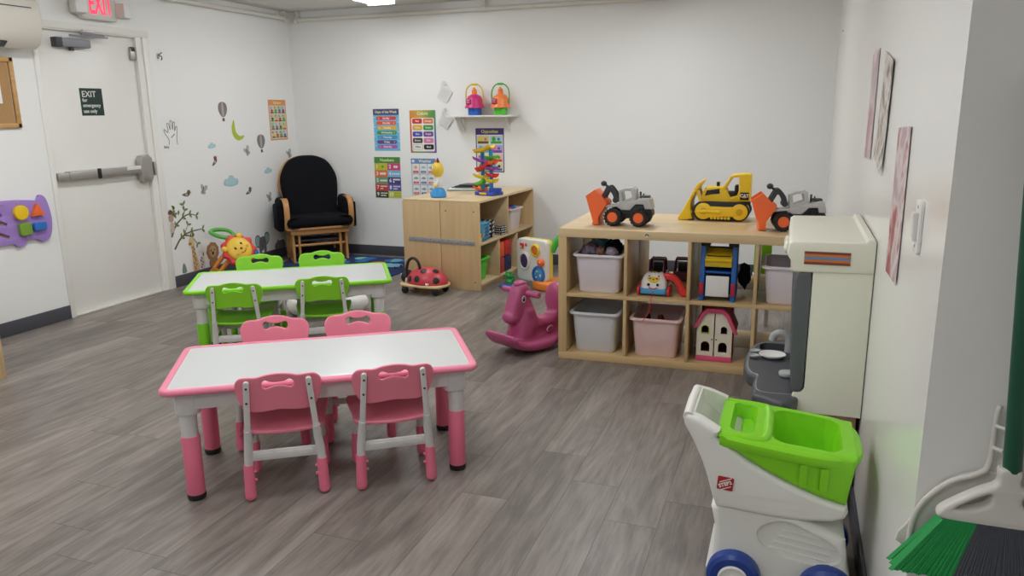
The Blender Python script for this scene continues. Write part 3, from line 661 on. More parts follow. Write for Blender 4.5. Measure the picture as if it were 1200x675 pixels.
def collage(name, cols, scale, sx=1):
    m = bpy.data.materials.new(name); m.use_nodes = True; nt = m.node_tree; bs = nt.nodes['Principled BSDF']
    tc = nt.nodes.new('ShaderNodeTexCoord'); mp = nt.nodes.new('ShaderNodeMapping'); mp.inputs['Scale'].default_value = (scale * sx, 1, scale); nt.links.new(tc.outputs['Object'], mp.inputs[0])
    v = nt.nodes.new('ShaderNodeTexNoise'); v.inputs['Scale'].default_value = 1; v.inputs['Detail'].default_value = 3; nt.links.new(mp.outputs[0], v.inputs['Vector'])
    cr = nt.nodes.new('ShaderNodeValToRGB'); e = cr.color_ramp.elements
    for i, c in enumerate(cols):
        p = .3 + .42 * i / (len(cols) - 1)
        if i == 0: e[0].position = p; e[0].color = lin(c)
        elif i == len(cols) - 1: e[-1].position = p; e[-1].color = lin(c)
        else: k = e.new(p); k.color = lin(c)
    nt.links.new(v.outputs['Fac'], cr.inputs[0]); nt.links.new(cr.outputs[0], bs.inputs['Base Color']); bs.inputs['Roughness'].default_value = .5
    return m
wallpic('wall_picture', 'narrow pink and grey picture taped on the right wall, farthest from the light switch', 3.47, 1.46, .27, .42, None, -.02, .006, collage('pic_pink', ('#d9c3c6', '#d8c9c8', '#c9b4b8', '#b8888e', '#d4b9b4'), 7))
wallpic('wall_picture', 'brown and white torn picture with curled dark edge on the right wall', 2.98, 1.44, .32, .37, None, .16, .035, collage('pic_brown', ('#5d4c44', '#8f7d72', '#dcd7cf', '#b8aca2', '#6f5f57'), 11))
wallpic('wall_picture', 'tall pink and red picture on the right wall just beside the light switch', 2.39, 1.19, .27, .42, None, -.03, .01, collage('pic_red', ('#cfa9aa', '#b9a0a4', '#dcd0cf', '#b05f5d', '#9c3f40'), 8))
t = thing('light_switch', 'white double rocker light switch on the right wall beside the tall picture', 'light switch', (XR, 1.97, 1.185), -PI / 2)
b = MB(); b.prism(rrect(.078, .122, .01, 4), .008, M_white, .002, plane='xz', M=T(0, -.004, 0)); b.build('plate', t)
b = MB(); b.box((0, -.012, .0), (.034, .012, .066), M_white, .003, RX(.08)); b.build('rocker', t)
b = MB()
for z in (-.045, .045): b.cyl((0, -.008, z), (0, -.0095, z), .004, M_lgrey, seg=10)
b.build('screw', t)
b = MB(); b.cyl((0, 0, 0), (-.004, 0, 0), .006, M_dgrey, seg=10); o = b.build('wall_nail', None, loc=(XR, 6.4, 2.0)); tag(o, 'tiny dark nail high in the right wall near the back corner', 'nail')
# ================================================================ TABLES AND CHAIRS
PINK = mat('pink_plastic', '#f48ba6', .4, var=.015); PINKD = mat('pink_sleeve', '#f27b97', .42, var=.015)
PINKC = mat('pink_chair', '#f4899f', .4, var=.015)
GREENC = mat('green_chair', '#90dc2e', .38, var=.02)
TTOP = mat('white_board', '#d6d8d7', .25, var=.008)
GREYW = mat('white_tube', '#dcdad8', .4, var=.015)
def table(name, label, loc, rz, rim, leg):
    t = thing(name, label, 'table', loc, rz, 'adjustable play tables')
    L, W, H = 1.2, .59, .472
    b = MB(); b.prism(rrect(L, W, .045, 8), .026, rim, .011, [rrect(L - .062, W - .062, .02, 6)], M=T(0, 0, H - .013), ); b.build('rim', t)
    b = MB(); b.prism(rrect(L - .058, W - .058, .02, 6), .014, TTOP, .001, M=T(0, 0, H - .0105)); b.build('top', t)
    b = MB()
    for s in (-1, 1):
        b.bb(-L/2 + .05, L/2 - .05, s * (W/2 - .055) - .006, s * (W/2 - .055) + .006, .375, H - .02, GREYW, .004)
        b.bb(s * (L/2 - .055) - .006, s * (L/2 - .055) + .006, -W/2 + .05, W/2 - .05, .375, H - .02, GREYW, .004)
    for sx in (-1, 1):
        for sy in (-1, 1): b.prism(rrect(.09, .09, .03, 5), .095, GREYW, .006, M=T(sx * (L/2 - .088), sy * (W/2 - .088), .4))
    b.build('apron', t)
    for sx in (-1, 1):
        for sy in (-1, 1):
            x, y = sx * (L/2 - .085), sy * (W/2 - .082)
            b = MB(); b.cyl((x, y, .02), (x, y, .262), .0335, leg, r1=.0345, seg=32, bev=.003); lg = b.build('leg', t)
            b = MB(); b.cyl((x, y, .24), (x, y, .4), .0305, GREYW, r1=.032, seg=32); b.build('upper_tube', lg)
            b = MB(); b.cyl((x, y, 0), (x, y, .024), .0345, M_black, r1=.0355, seg=32, bev=.005); b.build('foot_cap', lg)
    return t
A = R(32.8)
table('play_table', 'white topped play table with pink rim and pink legs, nearest table', (-1.79, 2.613, 0), A, PINK, PINKD)
table('play_table', 'white topped play table with green rim and green legs, behind the pink one', (-2.90, 3.945, 0), A, LIME, mat('green_leg', '#7fd024', .4))

def backrest_bm(w=.315):
    top = smooth([(.0, .532), (.035, .529), (.07, .519), (.1, .519), (.13, .517), (.15, .502), (.156, .475), (.15, .43), (.135, .388), (.105, .37), (.06, .371), (.0, .377)], 4)
    half = [p for p in top]
    P = [(0, .532), (.04, .528), (.075, .518), (.105, .518), (.134, .514), (.152, .495), (.156, .468), (.148, .425), (.13, .386), (.1, .371), (.06, .372), (0, .379)]
    full = P + [(-x, z) for x, z in P[-2:0:-1]]
    out = smooth(full, 4)
    hole = smooth([(0, .496), (.025, .498), (.042, .505), (.055, .497), (.056, .48), (.044, .471), (.025, .477), (0, .481), (-.025, .477), (-.044, .471), (-.056, .48), (-.055, .497), (-.042, .505), (-.025, .498)], 3)
    bm = b_prism(out, .014, .005, [hole], 'xz')
    slice_x(bm, [-.13 + .02 * k for k in range(14)])
    def f(c):
        t_ = (c.z - .37) / .16
        return Vector((c.x, c.y - .032 - .036 * t_ + 1.1 * c.x * c.x - .006, c.z))
    return bend(bm, f)
def seat_bm():
    pts = []
    out = smooth([(0, 0), (.08, -.004), (.125, .004), (.148, .03), (.156, .12), (.168, .22), (.166, .275), (.14, .298), (.06, .305), (-.06, .305), (-.14, .298), (-.166, .275), (-.168, .22), (-.156, .12), (-.148, .03), (-.125, .004), (-.08, -.004)], 4)
    bm = b_prism(out, .014, .005)
    slice_x(bm, [-.14 + .035 * k for k in range(9)]); slice_x(bm, [.02 + .04 * k for k in range(7)], (0, 1, 0))
    def f(c):
        z = .246 + .1 * c.y + c.z + .55 * c.x * c.x - .0 + .9 * max(0, .06 - c.y) ** 1.3 - 4 * max(0, c.y - .26) ** 2
        return Vector((c.x, c.y + .005, z))
    return bend(bm, f)
def chair(name, label, cm, sm, loc, rz, group):
    t = thing(name, label, 'chair', loc, rz, group)
    b = MB(); b.add(backrest_bm(), cm); b.build('backrest', t)
    # pale moulded lip around the grip hole
    b = MB(); b.add(seat_bm(), cm); b.build('seat', t)
    for s in (-1, 1):
        b = MB(); b.prism(rrect(.022, .26, .01, 4), .012, GREYW, .003, plane='xz', M=T(s * .119, -.047, .378) @ RY(-s * .07) @ RX(.17))
        o = b.build('back_upright', t)
        b = MB()
        for z in (.478, .418):
            yy = -.047 - (z - .378) * .17; b.cyl((s * (.119 - (z - .378) * .07), yy - .006, z), (s * (.119 - (z - .378) * .07), yy - .0085, z), .0045, M_dgrey, seg=10)
        b.build('bolt', o)
        # rear leg
        b = MB(); b.tube([(s * .139, .0, .02), (s * .1375, 0, .10), (s * .136, 0, .15)], [.021, .0205, .02], sm, 16); b.sph((s * .139, 0, .0205), (.0212, .0212, .0205), sm, seg=16)
        for z in (.085, .118): b.cyl((s * .122, 0, z), (s * .109, 0, z), .006, sm, seg=10, bev=.002)
        lg = b.build('leg', t)
        b = MB(); b.tube([(s * .1365, 0, .14), (s * .133, -.004, .2), (s * .127, -.016, .255), (s * .125, -.03, .30)], [.0165, .0165, .0165, .014], GREYW, 12); b.build('tube', lg)
        # front leg
        b = MB(); b.tube([(s * .139, .245, .02), (s * .1375, .245, .10), (s * .136, .244, .14)], [.021, .0205, .02], sm, 16); b.sph((s * .139, .245, .0205), (.0212, .0212, .0205), sm, seg=16)
        for z in (.08, .11): b.cyl((s * .136, .262, z), (s * .136, .271, z), .006, sm, seg=10, bev=.002)
        lg = b.build('leg', t)
        b = MB(); b.tube([(s * .1365, .244, .13), (s * .134, .235, .19), (s * .132, .222, .255)], .016, GREYW, 12); b.build('tube', lg)
        # triangular side bracket under the seat
        b = MB(); b.prism([(-.015, .205), (.0, .242), (.23, .256), (.245, .225), (.22, .205), (.12, .212)], .018, GREYW, .004, plane='yz', M=T(s * .131, 0, 0)); b.build('side_bracket', t)
    b = MB(); b.bb(-.125, .125, -.006, .006, .163, .203, GREYW, .003)
    for k in (-1, 0, 1): b.prism(rrect(.062, .02, .006, 3, k * .074, .1825), .003, GREYW, .001, plane='xz', M=T(0, -.0065, 0))
    b.build('crossbar', t)
    b = MB(); b.bb(-.125, .125, .232, .243, .18, .205, GREYW, .003); b.build('crossbar', t)
    return t
ch = chair('toddler_chair', 'pink toddler chair with its back to us, near side of pink table, left', PINKC, PINKD, (-1.772, 2.278, 0), R(33), 'pink toddler chairs')
dup(ch, 'pink toddler chair with its back to us, near side of pink table, right', (-1.412, 2.498, 0), R(35.2))
dup(ch, 'pink toddler chair facing us, far side of pink table, left', (-2.217, 2.844, 0), R(208.7))
dup(ch, 'pink toddler chair facing us, far side of pink table, right', (-1.89, 3.042, 0), R(208.6))
cg = chair('toddler_chair', 'green toddler chair with its back to us, near side of green table, left', GREENC, GREENC, (-2.978, 3.507, 0), R(29), 'green toddler chairs')
dup(cg, 'green toddler chair with its back to us, near side of green table, right', (-2.593, 3.811, 0), R(33.5))
dup(cg, 'green toddler chair facing us, far side of green table, left', (-3.344, 4.189, 0), R(207))
dup(cg, 'green toddler chair facing us, far side of green table, right', (-3.003, 4.42, 0), R(207.3))

# nursing pillow on the floor under the green table
b = MB(); path = smooth([(.2, .17, .07), (.25, .02, .07), (.18, -.13, .07), (.0, -.19, .07), (-.18, -.13, .07), (-.25, .02, .07), (-.2, .17, .07)], 6, False)
n = len(path)
mpw = mat('patterned_cotton', '#e3e1de', .9, var=.0, bump=.4, bscale=18)
nt = mpw.node_tree; bs = nt.nodes['Principled BSDF']; vo = nt.nodes.new('ShaderNodeTexVoronoi'); vo.inputs['Scale'].default_value = 26
tc = nt.nodes.new('ShaderNodeTexCoord'); nt.links.new(tc.outputs['Object'], vo.inputs['Vector'])
cr = nt.nodes.new('ShaderNodeValToRGB'); cr.color_ramp.elements[0].position = .12; cr.color_ramp.elements[0].color = lin('#9a9ba2'); cr.color_ramp.elements[1].position = .17; cr.color_ramp.elements[1].color = lin('#e6e4e1')
nt.links.new(vo.outputs['Distance'], cr.inputs[0]); nt.links.new(cr.outputs[0], bs.inputs['Base Color'])
b.tube(path, [.07 * (math.sin(PI * min(1, max(0, (i + .6) / n))) ** .35) for i in range(n)], mpw, 18)
o = b.build('nursing_pillow', None, loc=(-3.23, 4.80, 0), rot=(0, 0, R(15))); tag(o, 'white patterned crescent cushion lying on the floor under the green table', 'cushion')

# ================================================================ RUG
m = bpy.data.materials.new('car_rug'); m.use_nodes = True; nt = m.node_tree; bs = nt.nodes['Principled BSDF']; bs.inputs['Roughness'].default_value = .95
tc = nt.nodes.new('ShaderNodeTexCoord'); vo = nt.nodes.new('ShaderNodeTexVoronoi'); vo.inputs['Scale'].default_value = 7; vo.inputs['Randomness'].default_value = .9
nt.links.new(tc.outputs['Object'], vo.inputs['Vector'])
sp = nt.nodes.new('ShaderNodeSeparateColor'); nt.links.new(vo.outputs['Color'], sp.inputs[0])
cr = nt.nodes.new('ShaderNodeValToRGB'); cr.color_ramp.interpolation = 'CONSTANT'; e = cr.color_ramp.elements
e[0].position = 0; e[0].color = lin('#1d2f66'); e[1].position = .25; e[1].color = lin('#2d6fae')
for p, c in ((.40, '#6fb3cc'), (.56, '#c9b95a'), (.64, '#22386f'), (.74, '#7fbfa8'), (.9, '#b4653f')):
    k = e.new(p); k.color = lin(c)
nt.links.new(sp.outputs[0], cr.inputs[0])
cr2 = nt.nodes.new('ShaderNodeValToRGB'); cr2.color_ramp.elements[0].position = .58; cr2.color_ramp.elements[1].position = .62; cr2.color_ramp.elements[0].color = (0, 0, 0, 1)
nt.links.new(vo.outputs['Distance'], cr2.inputs[0])
mx = nt.nodes.new('ShaderNodeMix'); mx.data_type = 'RGBA'; nt.links.new(cr2.outputs[0], mx.inputs[0]); nt.links.new(cr.outputs[0], mx.inputs[6]); mx.inputs[7].default_value = lin('#1b2a5c'); nt.links.new(mx.outputs[2], bs.inputs['Base Color'])
b = MB(); b.prism(rrect(1.45, .92, .02, 3), .008, m, .003, M=T(0, 0, .0045)); o = b.build('play_rug', None, loc=(-4.08, 6.42, 0), rot=(0, 0, R(-3))); tag(o, 'dark blue patterned play rug on the floor in front of the rocking chair', 'rug')

# ================================================================ MAPLE CABINETS
MAP = wood('maple', '#cfae7d', '#dcc096', 'z', .4, .5); MAPX = wood('maple_top', '#d8be92', '#e2cca2', 'y', .38, .5)
MAPI = wood('maple_inside', '#cbb189', '#d6bf99', 'y', .45, .5)
BX, BY, BR_, BL, BH = -2.372, 5.75, R(-3), 1.22, .75
def cabinet(label, loc, rz, D=.358):
    t = thing('toy_cabinet', label, 'cabinet', loc, rz, 'maple toy cabinets back to back'); th = .018
    b = MB(); b.bb(-D, 0, 0, th, 0, BH - th, MAP, .003); b.build('end_panel', t)
    b = MB(); b.bb(-D, 0, BL - th, BL, 0, BH - th, MAP, .003); b.build('end_panel', t)
    b = MB(); b.prism(rrect(D, BL, .02, 4, -D/2, BL/2), th + .004, MAPX, .004, M=T(0, 0, BH - th/2 - .002)); b.build('top', t)
    b = MB(); b.bb(-D, -D + .01, th, BL - th, .0, BH - th, MAPI); b.build('back', t)
    for z in (.385, .045):
        b = MB(); b.bb(-D + .01, -.002, th, BL - th, z - .009, z + .009, MAPI, .002); b.build('shelf', t)
    b = MB(); b.bb(-.04, -.02, th, BL - th, 0, .036, MAP, .002); b.build('kickboard', t)
    b = MB(); b.bb(-D + .01, -.004, .60, .618, .394, BH - th - .002, MAPI, .002); b.build('divider', t)
    for y in (.395, .80):
        b = MB(); b.bb(-D + .01, -.004, y, y + .018, .054, .376, MAPI, .002); b.build('divider', t)
    b = MB()
    for x in (-.05, -D + .05):
        for z in (.07, .66): b.cyl((x, -.0015, z), (x, .002, z), .006, M_dgrey, seg=10)
    b.build('screw', t)
    return t
def BP(x, y, z=0):
    c, s = math.cos(BR_), math.sin(BR_); return (BX + c * x - s * y, BY + s * x + c * y, z)
cabinet('maple cabinet whose open shelves face right, holding bins and cloth cubes', (BX, BY, 0), BR_)
c2 = cabinet('maple cabinet on the left of the pair, its shelves turned away from us', BP(-.72, BL), BR_ + PI)
b = MB(); b.bb(-.31, .31, -.004, 0, -.02, .02, mat('galvanised', '#a9abae', .4, metal=.5), .001)
for k in range(22): b.cyl((-.295 + k * .028, -.0045, .008 * (1 if k % 2 else -1)), (-.295 + k * .028, -.003, .008 * (1 if k % 2 else -1)), .004, M_dgrey if k % 3 else M_lgrey, seg=8)
o = b.build('mending_plate', None, loc=BP(-.355, -.001, .405), rot=(0, R(1.2), BR_)); tag(o, 'perforated metal strip screwed across both maple cabinet ends', 'metal strip')

def tub(name, label, cat, loc, rz, w, d, h, m, taper=.86, rim=.014, group=None, floor_z=.004):
    """open bin with flared walls and a turned-out lip"""
    b = MB(); rings = []
    def ring(k, z, e=0): return [(x, y, z) for x, y in rrect(w * k + e, d * k + e, .035 * k, 5)]
    t = .003
    seq = [ring(taper * .96, 0), ring(taper, .008), ring(.985, h - .012), ring(.985, h - .012, rim * 2), ring(.985, h - .002, rim * 2), ring(.985, h, rim * 2 - .006), ring(.985, h, -t * 2), ring(taper, .011, -t * 2), ring(taper * .9, .006, -t * 2)]
    b.add(b_loft(seq), m)
    o = b.build(name, None, loc=loc, rot=(0, 0, rz)); return tag(o, label, cat, group)
M_bin = mat('milky_plastic', '#e6dfe5', .35, var=.03, scale=5); M_bing = mat('grey_bin', '#dadbde', .35, var=.02); M_binp = mat('rosy_bin', '#f0cecb', .35, var=.05, scale=4)
tub('storage_bin', 'bright green bin in the lower front compartment of the maple cabinet', 'bin', BP(-.17, .175, .055), BR_, .26, .20, .195, mat('neon_green', '#58d43a', .35), .8)
tub('storage_bin', 'milky white bin in the upper rear compartment of the maple cabinet', 'bin', BP(-.17, .86, .395), BR_, .30, .25, .2, mat('milky_pink', '#e6dad8', .35), .85)
for i, (x, y, z, m, n) in enumerate(((-.10, .81, .565, RED, 'red'), (-.10, .91, .57, BLU, 'blue'), (-.21, .86, .56, M_ink, 'black'))):
    b = MB(); b.prism(smooth([(-.06, -.03), (.0, -.04), (.06, -.02), (.05, .03), (.0, .045), (-.05, .03)], 3), .07, m, .02, M=RX(.3) @ SC(.68, .68, .8)); o = b.build('plastic_toy', None, loc=BP(x, y, z + .01), rot=(.2, .1, i)); tag(o, '%s toy heaped in the milky bin of the maple cabinet' % n, 'toy', 'toys in the milky bin')
cubes = [(.475, .064, mat('brick_cube', '#b23a33', .7), 'dark red cloth cube, lower left of the four in the cabinet'), (.63, .064, mat('navy_cube', '#252c58', .7), 'navy cloth cube, lower right of the four in the cabinet'), (.475, .205, mat('orange_cube', '#e4622f', .7), 'orange cloth cube, upper left of the four in the cabinet'), (.63, .205, mat('red_cube', '#c22f2b', .7), 'bright red cloth cube, upper right of the four in the cabinet')]
for y, z, m, lab in cubes:
    b = MB(); b.box((0, 0, .069), (.14, .142, .137), m, .012); b.box((.071, 0, .075), (.004, .05, .03), m, .0015)
    o = b.build('cloth_cube', None, loc=BP(-.09, y + .01, z - .009), rot=(0, 0, BR_)); tag(o, lab, 'block', 'cloth cubes in the cabinet')
b = MB(); b.box((0, 0, .13), (.2, .04, .25), NAV, .008); b.box((.0, .05, .11), (.22, .03, .21), mat('indigo', '#3a2f6b', .5), .006); o = b.build('board_book', None, loc=BP(-.12, .87, .055), rot=(0, 0, BR_)); tag(o, 'navy board book standing in the lower rear compartment of the maple cabinet', 'book')
# patterned boxes in the upper front compartment
def dots(b, x0, x1, z0, z1, yx, m, n, r, axis):
    for i in range(n):
        for j in range(n):
            u = x0 + (x1 - x0) * (i + .5 + .25 * (j % 2)) / (n + .3); z = z0 + (z1 - z0) * (j + .5) / n
            p, q = ((u, yx, z), (u, yx - .0012, z)) if axis == 'y' else ((yx, u, z), (yx + .0012, u, z))
            b.cyl(p, q, r, m, seg=8)
b = MB(); b.box((0, 0, .075), (.14, .15, .15), SKY, .006)
for k in range(6):
    for s in (1, -1): b.box((.0705, 0 , .075), (.002, .004, .19), NAV, 0, T(0, (k - 2.5) * .024, 0) @ RX(s * .7)) if abs(k - 2.5) < 2 else None
dots(b, -.07, .07, .0, .15, .0705, NAV, 5, .006, 'x')
o = b.build('toy_block', None, loc=BP(-.10, .20, .3955), rot=(0, 0, BR_ + .1)); tag(o, 'blue patterned soft block on the cabinet shelf beside black polka dot blocks', 'block')
for x, y, s, rz, lab in ((-.13, .392, .14, .3, 'larger black soft block with white dots on the cabinet shelf'), (-.055, .535, .08, -.2, 'smaller black soft block with white dots at the cabinet shelf edge')):
    b = MB(); b.box((0, 0, s / 2), (s, s, s), M_ink, .006)
    dots(b, -s/2, s/2, 0, s, s/2, W_, 4, s * .07, 'x'); dots(b, -s/2, s/2, 0, s, -s/2, W_, 4, s * .07, 'y')
    for i in range(3):
        for j in range(3): b.cyl((s * (i - 1) * .3, s * (j - 1) * .3, s), (s * (i - 1) * .3, s * (j - 1) * .3, s + .001), s * .07, W_, seg=8)
    o = b.build('toy_block', None, loc=BP(x, y, .3955), rot=(0, 0, BR_ + rz)); tag(o, lab, 'block', 'polka dot soft blocks')
b = MB(); b.lathe([(0, 0), (.04, 0), (.045, .02), (.04, .07), (.02, .09), (0, .09)], YEL); b.sph((0, 0, .1), .028, YEL); b.tube([(.03, 0, .05), (.055, 0, .06), (.06, 0, .075)], .006, ORG, 8)
o = b.build('toy_duck', None, loc=BP(-.06, .065, .3955)); tag(o, 'small yellow toy at the front corner of the cabinet shelf', 'toy')

# ---------------------------------------------------------------- on the maple cabinets
# yellow headed musical toy (plain generic figure)
t = thing('musical_toy', 'toy figure with a yellow head, white body and blue base on the maple cabinet', 'toy', BP(-.46, .17, BH + .001), R(-62))
b = MB(); b.lathe([(0, 0), (.062, 0), (.07, .012), (.066, .04), (.05, .07), (.02, .085), (0, .087)], mat('base_blue', '#3d9be0', .35)); b.build('base', t)
b = MB(); b.lathe([(0, .08), (.03, .08), (.042, .1), (.04, .13), (.028, .16), (.02, .175), (0, .175)], M_white); b.build('body', t)
for s in (-1, 1):
    b = MB(); b.tube(smooth([(s * .03, 0, .155), (s * .052, -.01, .13), (s * .05, -.025, .105)], 5, False), [.011] * 11, M_white, 10); b.sph((s * .05, -.027, .1), .014, YEL, seg=12); b.build('arm', t)
b = MB(); b.sph((0, 0, .232), (.055, .052, .066), mat('head_yellow', '#f3cf4a', .4)); b.build('head', t)
b = MB()
b.tube(smooth([(-.02, -.045, .212), (0, -.051, .205), (.02, -.045, .212)], 4, False), .003, RED, 8); b.build('mouth', t)
for s in (-1, 1):
    b = MB(); b.sph((s * .022, -.045, .245), (.011, .008, .014), M_white, seg=12); b.sph((s * .022, -.052, .245), (.006, .004, .009), M_black, seg=10); b.build('eye', t)
b = MB(); b.lathe([(0, .29), (.02, .29), (.022, .3), (.012, .315), (0, .318)], ORG); b.tube(smooth([(0, 0, .31), (.02, 0, .325), (.045, 0, .318)], 4, False), .006, GRN, 8); b.sph((.055, 0, .312), (.014, .008, .022), M_dgrey, seg=12); b.build('antenna', t)
b = MB(); b.cyl((0, -.066, .04), (0, -.071, .04), .012, PNK, seg=16); b.build('button', t)
# ball ramp tower
t = thing('ball_ramp', 'tall multicoloured ball ramp tower toy on the maple cabinet', 'toy', BP(-.12, .46, BH + .001), -.35); t.scale = (.88, .88, .97)
b = MB(); b.prism(rrect(.25, .18, .03, 5), .03, mat('ramp_base', '#3550b5', .4), .008, M=T(0, 0, .015)); b.lathe([(.06, .03), (.064, .06), (.058, .06), (.05, .035), (0, .034)], mat('ramp_base', ''), M=T(.085, 0, 0)); b.build('base', t)
for x, z1 in ((-.075, .38), (.035, .40)):
    b = MB(); b.cyl((x, .0, .02), (x, .0, z1), .02, mat('ramp_blue', '#2f93cf', .35), seg=16)
    b.build('post', t)
def ramp(x0, z0, x1, z1, y, m):
    L_ = math.hypot(x1 - x0, z1 - z0); a = math.atan2(z1 - z0, x1 - x0)
    rings = []
    for k in range(9):
        u = k / 8; w_ = .04 + .008 * math.cos(u * 2 * PI); xx = (u - .5) * L_; dz = .004 * (math.cos((u - .5) * PI * 1.6)) * -1
        o_ = [(-w_, .022), (-w_ * .8, .0), (-w_ * .3, -.013), (w_ * .3, -.013), (w_ * .8, .0), (w_, .022), (w_ * .93, .022), (w_ * .7, .003), (w_ * .28, -.008), (-w_ * .28, -.008), (-w_ * .7, .003), (-w_ * .93, .022)]
        rings.append([(xx, q[0], q[1] + dz) for q in o_])
    bm = b_loft(rings); bm.transform(T((x0 + x1)/2, y, (z0 + z1)/2) @ RY(-a))
    b = MB(); b.add(bm, m); b.build('ramp', t)
rc = [YEL, mat('violet', '#9a4fb0', .35), RED, mat('r_yellow', '#e9cf2a', .35), mat('r_green', '#62cc3d', .35), ORG]
for (x0, z0, x1, z1, m) in ((-.125, .375, .09, .425, YEL), (-.14, .318, -.01, .29, rc[1]), (.02, .325, .12, .33, GRN), (-.105, .215, .06, .275, RED), (.04, .275, .135, .295, ORG), (.02, .235, .125, .232, rc[1]), (-.14, .168, .0, .15, rc[3]), (.02, .185, .125, .168, RED), (-.11, .085, .0, .13, rc[4]), (.03, .125, .125, .125, rc[3]), (-.145, .06, -.03, .035, ORG)):
    ramp(x0, z0, x1, z1, -.035, m)
b = MB(); b.box((-.0, -.092, .018), (.09, .004, .018), YEL, .003); b.build('label', t)
# papers and black folders
t = thing('magazine_pile', 'pile of grey papers and black folders at the back of the maple cabinet', 'papers', BP(-.52, .82, BH), .1)
for k, (m, rz, s) in enumerate(((mat('pg1', '#9aa39c', .6), .25, (.34, .25)), (M_paper, .1, (.33, .24)), (mat('pg3', '#5d6b62', .5), -.1, (.3, .22)), (M_black, .05, (.3, .21)), (mat('pg4', '#3a3b40', .4), -.12, (.26, .18)))):
    b = MB(); b.box((.02 * k, .012 * k, .006 + k * .0095), (s[0], s[1], .009), m, .002, RZ(rz)); b.build('sheet', t)
# ================================================================ GLIDER ROCKING CHAIR
OAK = wood('oak', '#b57f49', '#cc9a5f', 'z', .4, .6); OAKX = wood('oak_rail', '#b9834b', '#cf9d62', 'x', .4, .6)
CUSH = mat('black_fabric', '#131419', .95, var=.1, scale=80, bump=.25, bscale=220, spec=.2)
t = thing('rocking_chair', 'wooden glider rocking chair with black cushions in the back left corner', 'chair', (-4.405, 6.505, .0093), R(45))
# local frame: faces -y, front of the base near y = 0
for s in (-1, 1):
    b = MB(); b.prism([(-.015, 0), (.20, 0), (.19, .3), (-.005, .3)], .024, OAK, .004, plane='yz', M=T(s * .265, .03, 0)); b.prism([(.36, 0), (.46, 0), (.445, .3), (.37, .3)], .024, OAK, .004, plane='yz', M=T(s * .265, 0, 0))
    b.bb(s * .265 - .012, s * .265 + .012, .02, .45, .235, .3, OAK, .003); b.bb(s * .265 - .012, s * .265 + .012, .03, .44, .04, .085, OAK, .003); b.build('base_side', t)
    b = MB(); b.bb(s * .205 - .011, s * .205 + .011, .03, .065, .06, .3, OAK, .004); b.bb(s * .205 - .011, s * .205 + .011, .33, .365, .06, .3, OAK, .004); b.build('swing_arm', t)
b = MB(); b.cyl((-.25, .05, .165), (.25, .05, .165), .0135, OAKX, seg=14); b.cyl((-.25, .34, .165), (.25, .34, .165), .0135, OAKX, seg=14); b.build('rung', t)
b = MB(); b.bb(-.29, .29, -.0, .022, .275, .325, OAKX, .005); b.bb(-.29, .29, .42, .44, .275, .325, OAKX, .005); b.bb(-.325, .325, -.03, .46, .325, .348, OAKX, .008); b.build('seat_frame', t)
b = MB(); b.bb(-.2, .2, .06, .3, .2, .215, M_dgrey, .004); b.build('footrest_tray', t)
# bent arms
for s in (-1, 1):
    P = smooth([(0, .34), (-.025, .45), (-.02, .55), (.02, .605), (.09, .625), (.3, .60), (.42, .57)], 5, False)
    L_, R2 = [], []
    for i, p in enumerate(P):
        a_ = P[max(0, i-1)]; c_ = P[min(len(P)-1, i+1)]; dx, dy = c_[0]-a_[0], c_[1]-a_[1]; l = math.hypot(dx, dy)
        L_.append((p[0] - dy/l*.013, p[1] + dx/l*.013)); R2.append((p[0] + dy/l*.013, p[1] - dx/l*.013))
    b = MB(); b.prism(L_ + R2[::-1], .052, OAK, .005, plane='yz', M=T(s * .315, 0, 0)); b.build('armrest', t)
    bm = b_box(.105, .34, .2, .045, 4); bm.transform(T(s * .318, .22, .53))
    bm2 = b_box(.07, .25, .26, .02, 3); bm2.transform(T(s * .362, .22, .44) ); bm2 = bm2
    b = MB(); b.add(bm, CUSH); b.add(bm2, CUSH); b.build('arm_cushion', t)
def arch(w0, w1, h, r):
    return smooth([(-w0, 0), (-w0 * 1.02, h * .2), (-w1, h * .5), (-w1 * .97, h * .7), (-w1 * .72, h * .9), (-w1 * .35, h * .985), (0, h), (w1 * .35, h * .985), (w1 * .72, h * .9), (w1 * .97, h * .7), (w1, h * .5), (w0 * 1.02, h * .2), (w0, 0)], 5)
ML = T(0, .40, .36) @ RX(R(-14))
b = MB(); o_ = arch(.215, .30, .685, 0); i_ = [(x * .86, z * .93 + .02) for x, z in o_]
b.prism(o_, .035, OAK, .008, [i_], 'xz', ML)
for x in (-.14, -.07, 0, .07, .14): b.prism(rrect(.03, .6, .005, 3, x, .32), .014, OAK, .003, plane='xz', M=ML)
b.build('back_frame', t)
bm = b_prism([(x * .965, z * .965 + .012) for x, z in arch(.265, .298, .685, 0)], .13, .06, (), 'xz', 5)
for v in bm.verts:
    k = abs(v.co.x) / .29
    if k > .55 and v.co.z > .44: v.co.y += .0
bm.transform(T(0, .335, .375) @ RX(R(-14)))
b = MB(); b.add(bm, CUSH); b.build('back_cushion', t, 60)
b = MB()
b.prism(smooth([(-.27, -.045), (-.315, -.03), (-.325, .05), (-.3, .3), (-.27, .42), (.27, .42), (.3, .3), (.325, .05), (.315, -.03), (.27, -.045)], 4), .105, CUSH, .045, M=T(0, 0, .402), ); b.build('seat_cushion', t, 60)

